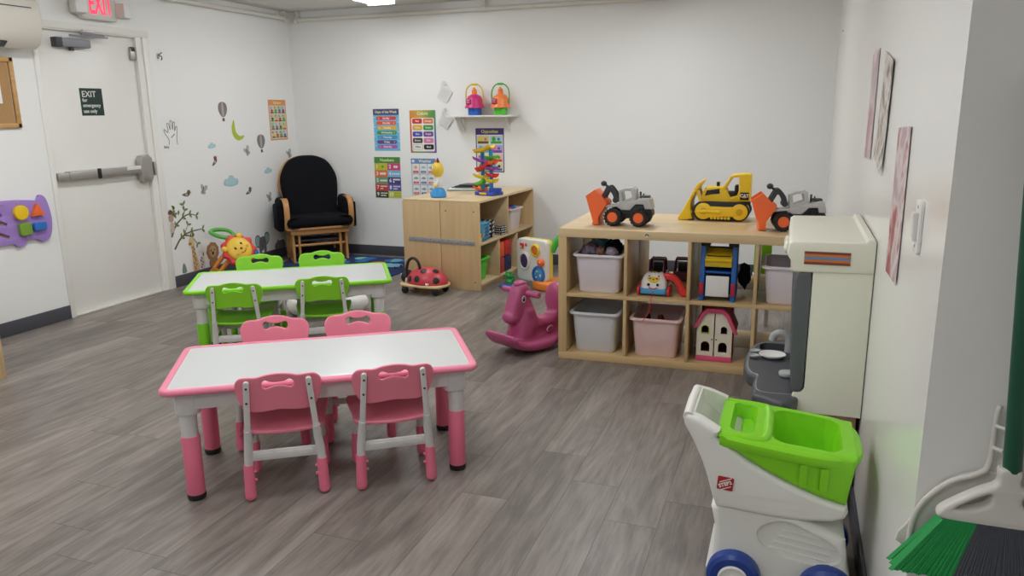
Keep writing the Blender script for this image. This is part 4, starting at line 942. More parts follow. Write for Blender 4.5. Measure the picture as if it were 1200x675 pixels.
# ================================================================ LION WALKER TOY
t = thing('push_walker', 'lion faced baby walker toy with green handle standing by the left wall', 'toy', (-4.70, 5.58, 0), R(55))
mor = mat('walker_orange', '#e08a2c', .4); mlr = mat('mane_red', '#d9383a', .4); mly = mat('lion_yellow', '#f0c63a', .4)
for y in (-.1, .1):
    b = MB(); b.tube(smooth([(.03, y, .30), (-.1, y, .18), (-.21, y, .05)], 5, False), .02, mor, 12); b.build('frame_leg', t)
    b = MB(); b.tube(smooth([(.02, y, .28), (.07, y, .17), (.11, y, .05)], 5, False), .02, mor, 12); b.build('frame_leg', t)
    for x in (-.21, .11):
        b = MB(); b.cyl((x, y + .01, .045), (x, y + .05, .045), .045, NAV, bev=.008); b.build('wheel', t)
for x in (-.175, .092):
    b = MB(); b.bb(x - .014, x + .014, -.1, .1, .08, .12, mor, .01); b.build('crossbar', t)
bm = b_prism([(.145 * (1 + .08 * math.cos(9 * a)) * math.cos(a), .145 * (1 + .08 * math.cos(9 * a)) * math.sin(a)) for a in [2 * PI * k / 90 for k in range(90)]], .05, .02, (), 'xz', 3)
MF = T(0, -.13, .285) @ RX(R(-28)) @ RY(R(-38))
b = MB(); b.add(bm, mlr, MF.copy()); b.build('mane', t)
b = MB(); b.add(b_sph(1, 28, 18), mly, MF @ T(0, -.025, 0) @ SC(.108, .04, .112))
for s in (-1, 1): b.add(b_sph(1, 14, 10), mly, MF @ T(s * .095, -.03, .085) @ SC(.026, .015, .026))
hd = b.build('head', t)
for s in (-1, 1):
    b = MB(); b.add(b_sph(1, 12, 8), M_ink, MF @ T(s * .036, -.063, .022) @ SC(.009, .006, .012)); b.build('eye', hd)
    b = MB(); b.add(b_sph(1, 12, 8), mat('blush', '#ea9a6a', .5), MF @ T(s * .055, -.057, -.028) @ SC(.016, .005, .013)); b.build('cheek', hd)
b = MB(); b.add(b_sph(1, 12, 8), BRN, MF @ T(0, -.068, -.012) @ SC(.013, .008, .01)); b.build('nose', hd)
b = MB(); b.add(b_tube(smooth([(-.03, -.063, -.04), (0, -.066, -.052), (.03, -.063, -.04)], 4, False), .0035, 8), mlr, MF.copy()); b.build('mouth', hd)
b = MB(); b.tube(smooth([(-.03, -.05, .395), (-.10, -.08, .40), (-.17, -.04, .425), (-.185, .04, .445), (-.12, .10, .45), (-.03, .08, .44), (.0, .0, .41)], 5), .018, mat('handle_leaf', '#58b548', .4), 12, True); b.build('handle', t)
b = MB(); b.cyl((.12, -.12, .24), (.165, -.11, .24), .032, BLU, bev=.004); b.build('spinner', t)

# ================================================================ LADYBUG RIDE ON
t = thing('ladybug_ride_on', 'red ladybug ride-on toy with black spots on castors before the maple cabinet', 'ride-on toy', (-2.80, 5.585, 0), R(-4))
bm = b_sph(1, 36, 22); bm.transform(T(.02, 0, .088) @ SC(.185, .125, .128))
for v in bm.verts: v.co.z = max(v.co.z, .078)
mlb = mat('ladybug_red', '#c8404c', .38)
b = MB(); b.add(bm, mlb); shell = b.build('shell', t)
for (a, e_) in ((-2.25, .3), (-1.75, .38), (-.75, .3), (-1.5, 1.0), (-.4, .95), (1.2, .5), (2.0, .6)):
    n_ = Vector((math.cos(a) * math.cos(e_), math.sin(a) * math.cos(e_), math.sin(e_)))
    p = Vector((.02 + .185 * n_.x, .125 * n_.y, .088 + .128 * n_.z)); nn = Vector((n_.x / .185, n_.y / .125, n_.z / .128)).normalized()
    q = nn.to_track_quat('Z', 'Y').to_matrix().to_4x4()
    b = MB(); b.add(b_sph(1, 16, 8), M_black, T(*p) @ q @ SC(.027, .027, .004)); b.build('spot', shell)
b = MB(); b.prism(smooth([(-.21, 0), (-.185, -.095), (-.08, -.125), (.06, -.13), (.17, -.11), (.212, -.0), (.17, .11), (.06, .13), (-.08, .125), (-.185, .095)], 5), .022, mat('birch_ply', '#ddc593', .45), .009, M=T(0, 0, .073)); b.build('base_board', t)
for x in (-.145, .14):
    for y in (-.085, .085):
        b = MB(); b.cyl((x, y - .012, .03), (x, y + .012, .03), .03, M_black, bev=.006); b.bb(x - .02, x + .02, y - .018, y + .018, .04, .064, M_dgrey, .005); b.build('castor', t)
b = MB(); b.tube(smooth([(-.145, -.04, .07), (-.15, -.04, .18), (-.13, -.04, .26), (-.085, -.04, .29), (-.04, -.04, .265), (-.02, -.04, .2)], 6, False), .0125, mat('handle_black', '#2a1d20', .4), 12); b.build('handle', t)
b = MB(); b.bb(-.157, -.135, -.062, -.018, .08, .125, mat('cream_clip', '#d8d2c0', .4), .004); b.build('handle_clip', t)
b = MB(); b.sph((-.17, 0, .125), (.045, .07, .055), M_black); hd = b.build('head', t)
b = MB()
for s in (-1, 1): b.sph((-.207, s * .03, .14), (.008, .014, .016), M_white, seg=12); b.sph((-.214, s * .03, .14), (.004, .007, .008), M_black, seg=10)
b.build('eye', hd)
b = MB()
for s in (-1, 1): b.tube(smooth([(-.2, s * .025, .165), (-.235, s * .035, .2), (-.255, s * .045, .2)], 4, False), .0035, M_black, 8); b.sph((-.258, s * .046, .199), .01, M_black, seg=10)
b.build('antenna', hd)
b = MB(); b.tube(smooth([(.08, -.125, .105), (.09, -.133, .095), (.105, -.13, .105)], 4, False), .006, W_, 8); b.build('tag', t)

# ================================================================ ACTIVITY STATION (white panel, green arch, orange base)
t = thing('activity_station', 'white baby activity panel with green arch and orange base behind the rocking horse', 'toy', (-2.0, 6.02, 0), R(-22))
b = MB(); b.prism(rrect(.33, .36, .045, 6), .05, mat('panel_white', '#e6e3dc', .35), .012, plane='xz', M=T(0, 0, .235)); b.build('panel', t)
b = MB(); b.prism(rrect(.335, .365, .047, 6), .03, mat('panel_yellow', '#e4d34a', .4), .01, plane='xz', M=T(.008, .035, .235)); b.build('panel_back', t)
def knob(x, z, r, m, m2, name, ring=None, el=1.2):
    b = MB()
    if ring: b.add(b_lathe([(r * .7, .0), (r * 1.3, .0), (r * 1.3, .012), (r * 1.0, .018), (r * .95, .004), (r * .7, .004)], 28), ring, T(x, -.024, z) @ RX(PI / 2) @ SC(1, el, 1))
    b.add(b_sph(1, 22, 14), m, T(x, -.026, z) @ SC(r, .012, r * el)); b.build(name, t)
knob(-.075, .225, .046, mat('violet_lens', '#4a3566', .2), None, 'mirror', mat('panel_white', ''), 1.35)
knob(.045, .325, .036, mat('amber_lens', '#e07a35', .25), None, 'window_button', mat('ring_yellow', '#efcf3a', .4), 1.2)
b = MB(); b.sph((.112, -.04, .232), (.034, .03, .036), ORG); b.sph((.124, -.066, .237), .006, W_, seg=10); b.build('ball', t)
knob(.08, .125, .052, mat('dial_blue', '#4f9fd0', .35), None, 'dial', BLU, 1.1)
b = MB()
for k in range(7): b.add(b_sph(1, 10, 6), SKY if k % 2 else W_, T(.08 + .026 * math.cos(k), -.04, .125 + .03 * math.sin(k)) @ SC(.008, .004, .009))
b.build('dial_bead', t)
b = MB(); b.sph((-.095, -.026, .355), (.016, .004, .02), RED, seg=12); b.sph((-.117, -.026, .362), (.01, .004, .013), RED, seg=12); b.sph((-.06, -.026, .362), (.012, .004, .015), mlr, seg=12); b.box((-.1, -.0265, .33), (.04, .003, .01), RED, .001); b.build('printed_logo', t)
b = MB(); b.lathe([(0, 0), (.085, 0), (.09, .008), (.085, .018), (.05, .026), (0, .028)], mat('disc_blue', '#2f6fc4', .4), T(-.17, -.11, 0)); b.build('foot_disc', t)
b = MB(); b.lathe([(0, .028), (.03, .028), (.034, .05), (.022, .075), (.0, .08)], mat('frog_green', '#3f9d4c', .4), T(-.17, -.11, 0)); b.sph((-.17, -.115, .1), (.036, .03, .028), mat('frog_green', ''))
for s in (-1, 1): b.sph((-.17 + s * .02, -.125, .125), .013, mat('frog_green', ''), seg=12); b.tube(smooth([(-.17 + s * .025, -.11, .055), (-.17 + s * .05, -.115, .075), (-.17 + s * .055, -.12, .1)], 4, False), .008, mat('frog_green', ''), 8)
b.build('frog_figure', t)
b = MB(); b.prism(smooth([(.0, -.12), (.25, -.14), (.5, -.05), (.5, .12), (.3, .2), (.05, .12)], 4), .07, mat('station_orange', '#ef8a3a', .4), .015, M=T(0.03, .07, .036)); b.build('base', t)
b = MB(); b.tube(smooth([(.16, .05, .32), (.2, .06, .40), (.26, .08, .47), (.36, .1, .54), (.48, .11, .56)], 5, False), [.03] * 21, mat('arch_green', '#4fc246', .35), 14); b.build('arch', t)

# ================================================================ ROCKING HORSE
MAG = mat('magenta_plastic', '#b24d7a', .36, var=.03)
t = thing('rocking_horse', 'magenta plastic rocking horse beside the left end of the cube shelf', 'ride-on toy', (-1.465, 4.42, 0), R(64))
# local: faces -x
bm = bmesh.new()
def put(b2, M=None):
    if M is not None: b2.transform(M)
    mp = {v: bm.verts.new(v.co) for v in b2.verts}
    for f in b2.faces: bm.faces.new([mp[v] for v in f.verts])
    b2.free()
# rocker tray: curved boat
rk = smooth([(-.31, .135), (-.27, .075), (-.16, .03), (0, .012), (.16, .03), (.27, .075), (.31, .13), (.30, .155), (.26, .115), (.16, .085), (0, .075), (-.16, .085), (-.25, .115), (-.295, .155)], 4)
put(b_prism(rk, .27, .03, (), 'xz', 3))
# body block with seat, narrow chest
put(b_prism(smooth([(-.17, .06), (-.185, .14), (-.15, .23), (-.13, .285), (-.06, .285), (-.035, .23), (.0, .2), (.08, .19), (.15, .205), (.17, .30), (.19, .375), (.23, .385), (.25, .34), (.245, .2), (.23, .08), (.1, .06)], 4), .15, .035, (), 'xz', 4))
put(b_sph(1, 20, 14), T(-.1, 0, .16) @ SC(.1, .085, .12))
put(b_sph(1, 20, 14), T(.19, 0, .28) @ SC(.04, .115, .11))
# neck and head
put(b_tube([(-.08, 0, .22), (-.105, 0, .30), (-.125, 0, .355)], [.07, .06, .055], 16))
put(b_prism(smooth([(-.075, .41), (-.12, .435), (-.165, .42), (-.205, .34), (-.235, .255), (-.225, .215), (-.19, .2), (-.155, .215), (-.115, .27), (-.075, .33)], 4), .105, .035, (), 'xz', 4))
put(b_sph(1, 16, 12), T(-.205, 0, .235) @ SC(.05, .058, .045))
for v in bm.verts:
    if v.co.x > .04: v.co.y *= 1 - .52 * min(1, (v.co.x - .04) / .24)
bmesh.ops.recalc_face_normals(bm, faces=bm.faces[:])
b = MB(); b.add(remesh(bm, .007, 8, .5), MAG); b.build('body', t, 80)
b = MB(); b.cyl((-.115, -.155, .378), (-.115, .155, .378), .018, MAG, seg=18, bev=.005); b.build('handlebar', t)
b = MB(); b.sph((-.125, 0, .432), (.045, .035, .02), MAG); b.build('mane_knob', t)
for s in (-1, 1):
    b = MB(); b.add(b_sph(1, 18, 10), M_white, T(-.142, s * .05, .345) @ SC(.02, .006, .025)); b.add(b_sph(1, 14, 8), M_black, T(-.145, s * .0545, .345) @ SC(.011, .004, .016)); b.add(b_sph(1, 8, 6), M_white, T(-.149, s * .0575, .352) @ SC(.003, .002, .004)); o = b.build('eye', t)
b = MB(); b.add(b_prism(ell(.03, .018, 22), .004, .001, (), 'xz'), mat('pale_badge', '#d9a9bf', .4), T(.06, -.078, .125) @ RY(-.25)); b.add(b_prism(ell(.026, .0145, 22), .005, .001, (), 'xz'), MAG, T(.06, -.0785, .125) @ RY(-.25)); b.build('badge', t)
# ================================================================ CUBE SHELVES (two, back to back)
BIR = wood('birch', '#c8a877', '#d5b98a', 'x', .4, .4); BIRZ = wood('birch_upright', '#c8a877', '#d5b98a', 'z', .4, .4); BIRT = wood('birch_top', '#d3b78a', '#dec69c', 'x', .33, .4)
KX, KY, KR = -1.2594, 4.2548, .0109
PIT, TO, TI, KH, KD = .3563, .05, .018, .79, .388
KW = TO * 2 + PIT * 4 - TI
def KP(x, y, z=0):
    c, s = math.cos(KR), math.sin(KR); return (KX + c * x - s * y, KY + s * x + c * y, z)
def cube_shelf(label, y0):
    t = thing('cube_shelf', label, 'shelf', KP(0, y0), KR, 'birch cube shelves back to back')
    b = MB(); b.bb(0, KW, 0, KD, KH - TO, KH, BIRT, .002); b.build('top', t)
    b = MB(); b.bb(0, KW, 0, KD, 0, TO - .008, BIR, .002); b.build('bottom', t)
    for x in (0, KW - TO):
        b = MB(); b.bb(x, x + TO, 0.0005, KD, TO - .008, KH - TO, BIRZ, .001); b.build('side_panel', t)
    b = MB(); b.bb(TO, KW - TO, .002, KD, .385, .405, BIR, .001); b.build('shelf', t)
    for i in (1, 2, 3):
        x = TO + PIT * i - TI
        for z0, z1 in ((TO - .008, .385), (.405, KH - TO)):
            b = MB(); b.bb(x, x + TI, .003, KD, z0, z1, BIRZ, .001); b.build('divider', t)
    return t
t = cube_shelf('birch cube shelf in front, toys on top and bins in its cubes', 0)
b = MB(); b.cyl((.515, -.001, .765), (.515, .004, .765), .011, M_white, seg=16); b.tube(smooth([(.507, -.003, .765), (.512, -.004, .773), (.521, -.004, .772), (.524, -.004, .764)], 4, False), .0025, M_black, 8); b.build('fitting', t)
cube_shelf('birch cube shelf standing behind the front one, back to back', KD + .006)
def cell(i): return TO + PIT * i + (PIT - TI) / 2
# bins
bw, bd, bh = .275, .37, .232
tub('storage_bin', 'milky white bin full of dark clothes in the top left cube', 'bin', KP(cell(0) + .01, .21, .406), KR, bw, bd, bh, M_bin, .86, .016)
tub('storage_bin', 'empty grey white bin in the bottom left cube', 'bin', KP(cell(0) - .008, .21, .043), KR, bw, bd, .245, M_bing, .86, .016)
tub('storage_bin', 'rosy translucent bin in the second cube of the bottom row', 'bin', KP(cell(1) - .005, .21, .043), KR, bw, bd, .235, M_binp, .86, .016)
tub('storage_bin', 'milky white bin in the top right cube behind the play kitchen', 'bin', KP(cell(3) + .0, .21, .406), KR, bw, bd, .215, M_bin, .86, .016)
# contents
def lump(name, lab, cat, loc, sc, m, seed, grp=None, rot=(0, 0, 0)):
    bm = b_sph(1, 36, 22)
    for v in bm.verts:
        n_ = noise.noise(Vector(v.co) * 1.9 + Vector((seed, 0, 0))); n2_ = noise.noise(Vector(v.co) * 4.5 + Vector((0, seed, 0)))
        v.co *= 1 + .28 * n_ + .13 * n2_
    bm.transform(SC(*sc)); b = MB(); b.add(bm, m); o = b.build(name, None, loc=loc, rot=rot, ang=80); return tag(o, lab, cat, grp)
lump('folded_cloth', 'mauve grey cloth heaped at the left of the clothes bin', 'cloth', KP(cell(0) - .06, .15, .642), (.05, .075, .042), mat('mauve', '#84768a', .9, bump=.3), 1.3, 'clothes in the bin')
lump('folded_cloth', 'brown cloth in the middle of the clothes bin', 'cloth', KP(cell(0) + .013, .085, .648), (.024, .035, .028), mat('russet', '#7c5a50', .9, bump=.3), 4.1, 'clothes in the bin')
lump('folded_cloth', 'black cloth at the right of the clothes bin', 'cloth', KP(cell(0) + .062, .235, .65), (.052, .075, .048), mat('black_cloth', '#1a191d', .95), 7.7, 'clothes in the bin')
lump('folded_cloth', 'lilac knit cloth at the front of the clothes bin', 'cloth', KP(cell(0) + .078, .095, .645), (.035, .04, .03), mat('lilac', '#9c8f9d', .9, bump=.6, bscale=160), 9.2, 'clothes in the bin')
b = MB(); b.prism(smooth([(-.05, -.02), (0, -.03), (.05, -.02), (.05, .02), (0, .03), (-.05, .02)], 3), .03, SKY, .008); b.box((-.035, 0, -.004), (.05, .05, .028), mat('lime_y', '#d3dc3c', .5), .006); b.box((-.01, -.01, .017), (.03, .03, .01), RED, .003)
o = b.build('toy_block', None, loc=KP(cell(0) - .03, .29, .675), rot=(.1, .1, .2)); tag(o, 'blue, red and lime plastic toy on top of the clothes bin', 'toy')
for i, (x, y, z, m, lab) in enumerate(((-.066, .17, .168, mat('dark_brown', '#3b2420', .7), 'dark brown toy lump at the left of the rosy bin'), (.004, .2, .166, mat('rust', '#7a3a2c', .7), 'rust brown toy in the middle of the rosy bin'), (.066, .15, .160, mat('tan_toy', '#93715a', .7), 'tan toy at the right of the rosy bin'))):
    lump('soft_toy', lab, 'toy', KP(cell(1) + x, y, z), (.03, .05, .088), m, 3.3 * i + 1, 'toys in the rosy bin')
# toy telephone with pull cord
t = thing('toy_telephone', 'white pull along toy telephone with red receiver in the top second cube', 'toy', KP(cell(1) - .025, .105, .4065), KR)
b = MB(); b.prism(rrect(.155, .12, .02, 4), .035, mat('phone_blue', '#4d9fd0', .4), .008, M=T(0, 0, .03)); b.build('base', t)
b = MB(); b.add(b_loft([[(x, y, z) for x, y in rrect(w_, d_, .03, 5, 0, cy)] for w_, d_, cy, z in ((.148, .115, 0, .046), (.145, .11, 0, .075), (.125, .085, .01, .11), (.09, .055, .015, .128), (.06, .03, .015, .131))]), M_white); b.build('body', t)
b = MB(); b.add(b_lathe([(0, 0), (.04, 0), (.042, .008), (.036, .013), (0, .014)], 26), YEL, T(0, -.02, .102) @ RX(R(35)))
for k in range(8): b.add(b_cyl(.006, .006, .004, 10), (RED, BLU, GRN, PUR)[k % 4], T(0, -.02, .102) @ RX(R(35)) @ T(.027 * math.cos(k * PI / 4), .027 * math.sin(k * PI / 4), .014))
b.build('dial', t)
b = MB()
b.tube(smooth([(-.025, -.058, .052), (0, -.06, .046), (.025, -.058, .052)], 4, False), .003, RED, 8); b.build('mouth', t)
for s in (-1, 1):
    b = MB(); b.sph((s * .028, -.056, .073), (.014, .006, .014), W_, seg=14); b.sph((s * .026, -.0615, .07), (.008, .004, .009), M_black, seg=12); b.build('eye', t)
for s in (-1, 1):
    for y in (-.035, .04):
        b = MB(); b.cyl((s * .078, y, .028), (s * .094, y, .028), .028, RED, bev=.005); b.build('wheel', t)
b = MB(); b.prism(smooth([(.04, .125), (.075, .13), (.115, .11), (.155, .06), (.18, .02), (.172, .003), (.145, .0), (.125, .02), (.115, .055), (.085, .085), (.05, .095)], 4), .045, RED, .012, plane='xz', M=T(.015, -.01, .003)); b.build('receiver', t)
b = MB(); b.tube(smooth([(-.0, -.06, .03), (.0, -.108, .008), (-.003, -.116, -.02), (-.01, -.117, -.07), (-.035, -.122, -.12), (-.05, -.118, -.135)], 6, False), .0022, RED, 6); b.build('pull_cord', t)
# dark red toy cars behind
def toy_car(x, y, lab, rz):
    t = thing('toy_car', lab, 'toy', KP(x, y, .4055), KR + rz, 'dark red toy cars'); t.scale = (.84, .84, .95)
    mr = mat('maroon', '#6b2030', .4)
    b = MB(); b.prism(smooth([(-.06, .02), (-.065, .06), (-.05, .075), (.05, .075), (.065, .06), (.06, .02)], 3), .15, mr, .01, plane='xz'); b.build('body', t)
    b = MB()
    for s in (-1, 1):
        b.tube(smooth([(s * .055, -.05, .07), (s * .05, -.035, .145), (s * .03, -.03, .152), (0, -.03, .153)], 4, False), .007, mr, 8); b.tube(smooth([(s * .055, .05, .07), (s * .05, .04, .145), (s * .03, .03, .152), (0, .03, .153)], 4, False), .007, mr, 8)
    b.bb(-.05, .05, -.03, .04, .145, .155, mr, .004); b.build('roll_cage', t)
    b = MB(); b.bb(-.035, .035, -.02, .02, .07, .13, M_black, .006); b.build('seat', t)
    for s in (-1, 1):
        for yy in (-.05, .05):
            b = MB(); b.cyl((s * .05, yy, .03), (s * .075, yy, .03), .03, M_black, bev=.005); b.build('wheel', t)
toy_car(cell(1) - .06, .47, 'dark red toy car behind the toy telephone', 0)
toy_car(cell(1) + .088, .50, 'dark red toy car behind the divider, right of the other one', .05)
# blue garage tower
t = thing('toy_garage', 'blue toy garage tower with yellow deck and white ramp in a cube', 'toy', KP(cell(2) - .025, .13, .4065), KR)
BL = mat('garage_blue', '#1f5fb0', .4)
for x in (-.085, .085):
    b = MB(); b.prism([(-.10, 0), (.10, 0), (.10, .31), (-.04, .31), (-.065, .2), (-.10, .05)], .028, BL, .005, plane='yz', M=T(x, 0, 0)); b.build('side_wall', t)
b = MB(); b.box((0, -.02, .25), (.145, .14, .012), YEL, .003, RX(.35)); b.box((0, -.07, .215), (.145, .012, .05), mat('garage_yellow', '#d9b92a', .4), .003); b.box((0, -.05, .245), (.13, .004, .012), M_black, .001, RX(.35)); b.build('deck', t)
b = MB(); b.bb(-.07, .07, -.06, .08, .15, .162, BL, .002); b.bb(-.07, .07, .08, .092, .0, .28, mat('garage_dark', '#2b3d5c', .5), .002); b.build('floor_plate', t)
b = MB(); b.box((0, -.095, .085), (.125, .008, .115), M_white, .003, RX(-.12)); b.build('ramp_door', t)
for s in (-1, 1):
    b = MB(); b.box((s * .085, -.108, .07), (.022, .012, .07), mat('garage_red', '#b8252c', .4), .003); b.build('gate', t)
b = MB(); b.bb(-.1, -.05, -.05, .06, .3, .33, M_black, .005); b.bb(.05, .1, -.05, .06, .3, .33, M_black, .005); b.build('cap', t)
# dollhouse
t = thing('dollhouse', 'cream dollhouse with pink gambrel roof in the third bottom cube', 'toy', KP(cell(2) - .03, .075, .043), KR)
CRM = mat('dollhouse_cream', '#ebe3cf', .5); PKR = mat('roof_pink', '#e0577f', .45); MRN = mat('house_side', '#8c3340', .5)
def arch_hole(cx, z0, w_, h_): return [(cx - w_/2, z0), (cx + w_/2, z0)] + [(cx + w_/2 * math.cos(R(k * 18)), z0 + h_ - w_/2 + w_/2 * math.sin(R(k * 18))) for k in range(11)]
for s in (-1, 1):
    prof = [(.003, .03), (.098, .03), (.098, .20), (.07, .265), (.045, .285), (.003, .285)]
    prof = [(s * x, z) for x, z in prof]
    b = MB(); b.prism(prof, .014, CRM, .002, [arch_hole(s * .048, .055, .048, .06), arch_hole(s * .052, .165, .034 if s > 0 else .04, .045)], 'xz', T(0, 0, 0)); o = b.build('door', t)
    b = MB(); b.cyl((s * .012, -.007, .13), (s * .012, -.012, .13), .004, M_dgrey, seg=8); b.build('knob', o)
    b = MB()
    wh = .034 if s > 0 else .04
    ring = arch_hole(s * .052, .165, wh, .045); b.prism([(s * .052 + (x - s * .052) * 1.2, .187 + (z - .187) * 1.2) for x, z in ring], .008, mat('window_lime', '#b9d13f', .4) if s < 0 else CRM, .001, [ring], 'xz', T(0, -.006, 0)); b.build('window_frame', o)
b = MB(); b.bb(-.1, .1, -.012, .02, 0, .03, PKR, .004); b.bb(-.1, .1, .02, .2, .0, .03, MRN, .003); b.build('base', t)
b = MB(); b.prism([(-.115, .195), (-.072, .285), (-.045, .312), (.045, .312), (.075, .285), (.13, .17), (.108, .17), (.062, .268), (.04, .288), (-.04, .288), (-.06, .268), (-.098, .195)], .03, PKR, .003, plane='xz', M=T(0, -.008, 0)); b.build('roof_edge', t)
b = MB(); b.prism([(-.112, .2), (-.07, .283), (-.043, .31), (.043, .31), (.073, .283), (.12, .18), (.1, .18), (.06, .265), (.04, .285), (-.04, .285), (-.06, .265), (-.095, .2)], .2, mat('roof_rose', '#c24c66', .5), .002, plane='xz', M=T(0, .107, 0)); b.build('roof', t)
b = MB(); b.bb(-.098, -.092, .008, .2, .03, .21, MRN, .001); b.bb(.092, .098, .008, .2, .03, .19, MRN, .001); b.bb(-.092, .092, .19, .2, .03, .28, MRN, .001); b.bb(-.092, .092, .008, .19, .145, .153, MRN, .001); b.build('side_walls', t)
# things seen through from behind
t = thing('toy_stand', 'lime green and white plastic toy stand behind the cube shelves', 'toy', (-.15, 5.34, 0), .05)
b = MB(); b.bb(-.055, .055, -.04, .04, .37, .66, LIME, .01); b.build('panel', t)
b = MB(); b.bb(-.06, .06, -.045, .045, .25, .37, M_white, .008); b.build('tray', t)
for x in (-.045, .045):
    b = MB(); b.cyl((x, 0, 0), (x, 0, .26), .014, M_white); b.build('leg', t)
lump('soft_toy', 'small black plush toy behind the blue garage tower', 'toy', KP(cell(2) + .108, .31, .505), (.034, .045, .07), mat('black_plush', '#101013', .95, bump=.5), 2.2)
b = MB(); b.box((0, 0, .06), (.09, .05, .12), M_white, .006); b.box((0, -.026, .06), (.07, .002, .09), mat('box_green', '#5da07a', .6)); o = b.build('toy_box', None, loc=KP(cell(2) - .112, .33, .0435), rot=(0, 0, .1)); tag(o, 'white card box standing left of the dollhouse in the bottom cube', 'box')

# ================================================================ TRUCKS ON TOP OF THE CUBE SHELF
def loader(label, loc, rz, lg):
    t = thing('toy_loader', label, 'toy truck', loc, rz, 'toy loaders on the cube shelf')
    OW = mat('loader_orange', '#fb6f35', .4); TY = mat('tyre', '#201d1e', .6)
    for x in (-.0765, .077):
        for s in (-1, 1):
            b = MB(); b.add(b_lathe([(.03, -.022), (.044, -.024), (.05, -.016), (.05, .016), (.044, .024), (.03, .022)], 30), TY, T(x, s * .06, .05) @ RX(PI / 2))
            for k in range(16): b.add(b_box(.008, .046, .006), TY, T(x, s * .06, .05) @ RY(k * PI / 8) @ T(0, 0, .05) @ RZ(.4))
            w_ = b.build('wheel', t)
            b = MB(); b.add(b_lathe([(0, .018), (.008, .02), (.011, .014), (.024, .012), (.031, .021), (.034, .02), (.034, -.02), (0, -.02)], 30), OW, T(x, s * .06, .05) @ RX(PI / 2 * s)); b.build('hub', w_)
    b = MB(); b.prism(smooth([(-.11, .05), (-.05, .045), (.0, .04), (.06, .045), (.14, .05), (.145, .09), (.11, .115), (.05, .12), (-.02, .09), (-.1, .085)], 3), .085, M_black, .006, plane='xz'); b.build('chassis', t)
    b = MB(); b.prism([(-.128, .1), (-.125, .115), (-.04, .122), (-.035, .125), (.055, .15), (.12, .165), (.135, .155), (.148, .1), (.108, .1), (.1, .125), (.055, .125), (.02, .09), (-.03, .09), (-.06, .108)], .105, lg, .005, plane='xz'); b.build('body', t)
    b = MB(); b.prism([(-.045, .12), (-.05, .195), (-.055, .2), (-.02, .215), (.03, .222), (.047, .21), (.055, .15), (.0, .122)], .085, lg, .005, [[(-.025, .142), (-.033, .192), (-.005, .203), (.022, .2), (.03, .165)]], 'xz'); b.build('cab', t)
    b = MB(); b.bb(.065, .075, .0, .012, .155, .195, M_dgrey, .002); b.bb(.085, .092, .0, .012, .16, .185, M_dgrey, .002); b.bb(.07, .125, -.03, .03, .163, .173, M_dgrey, .002); b.bb(.118, .126, -.03, .03, .14, .165, M_dgrey, .002); b.build('exhaust', t)
    def arm(pts, w_):
        L_, R2 = [], []
        P = smooth(pts, 4, False)
        for i, p in enumerate(P):
            a_ = P[max(0, i-1)]; c_ = P[min(len(P)-1, i+1)]; dx, dy = c_[0]-a_[0], c_[1]-a_[1]; l = math.hypot(dx, dy)
            L_.append((p[0] - dy/l*w_, p[1] + dx/l*w_)); R2.append((p[0] + dy/l*w_, p[1] - dx/l*w_))
        return L_ + R2[::-1]
    b = MB()
    for s in (-1, 1):
        b.prism(arm([(-.07, .14), (-.075, .175), (-.1, .21), (-.112, .218)], .0125), .014, M_dgrey, .003, plane='xz', M=T(0, s * .025, 0)); b.prism(arm([(-.118, .212), (-.135, .18), (-.155, .14), (-.168, .12)], .013), .014, M_dgrey, .003, plane='xz', M=T(0, s * .025, 0))
        b.cyl((-.07, s * .036, .145), (-.07, s * .012, .145), .017, M_dgrey); b.cyl((-.113, s * .037, .212), (-.113, s * .012, .212), .016, M_dgrey)
    b.cyl((-.113, -.03, .212), (-.113, .03, .212), .008, M_dgrey); b.sph((-.15, 0, .238), (.018, .016, .016), M_dgrey); b.tube([(-.115, 0, .215), (-.15, 0, .236)], .007, M_dgrey, 8); b.build('boom', t)
    bm = b_prism(smooth([(-.245, .168), (-.235, .175), (-.192, .205), (-.184, .2), (-.14, .155), (-.118, .135), (-.115, .122), (-.165, .045), (-.165, .012), (-.16, .0), (-.205, .0), (-.2, .02)], 1), .125, .003, (), 'xz')
    cut = b_prism([(-.28, .2), (-.2, .22), (-.15, .15), (-.19, .03), (-.24, -.0)], .112, 0, (), 'xz')
    cut.transform(T(-.012, 0, .012))
    b = MB(); b.add(boolean(bm, cut), OW); b.cyl((-.13, -.03, .13), (-.13, .03, .13), .02, OW); b.build('bucket', t, 30)
    return t
LG = mat('loader_grey', '#c4c4c2', .4)
loader('toy loader with orange bucket at the left end of the cube shelf top', KP(.365, .225, KH + .0035), KR - .04, LG)
loader('toy loader with orange bucket half hidden behind the play kitchen top', KP(1.30, .26, KH + .0035), KR + .12, LG)
t = thing('toy_bulldozer', 'yellow toy bulldozer between the two loaders on the cube shelf', 'toy truck', KP(.875, .60, KH + .004), KR - .03)
CY = mat('dozer_yellow', '#f8d024', .38)
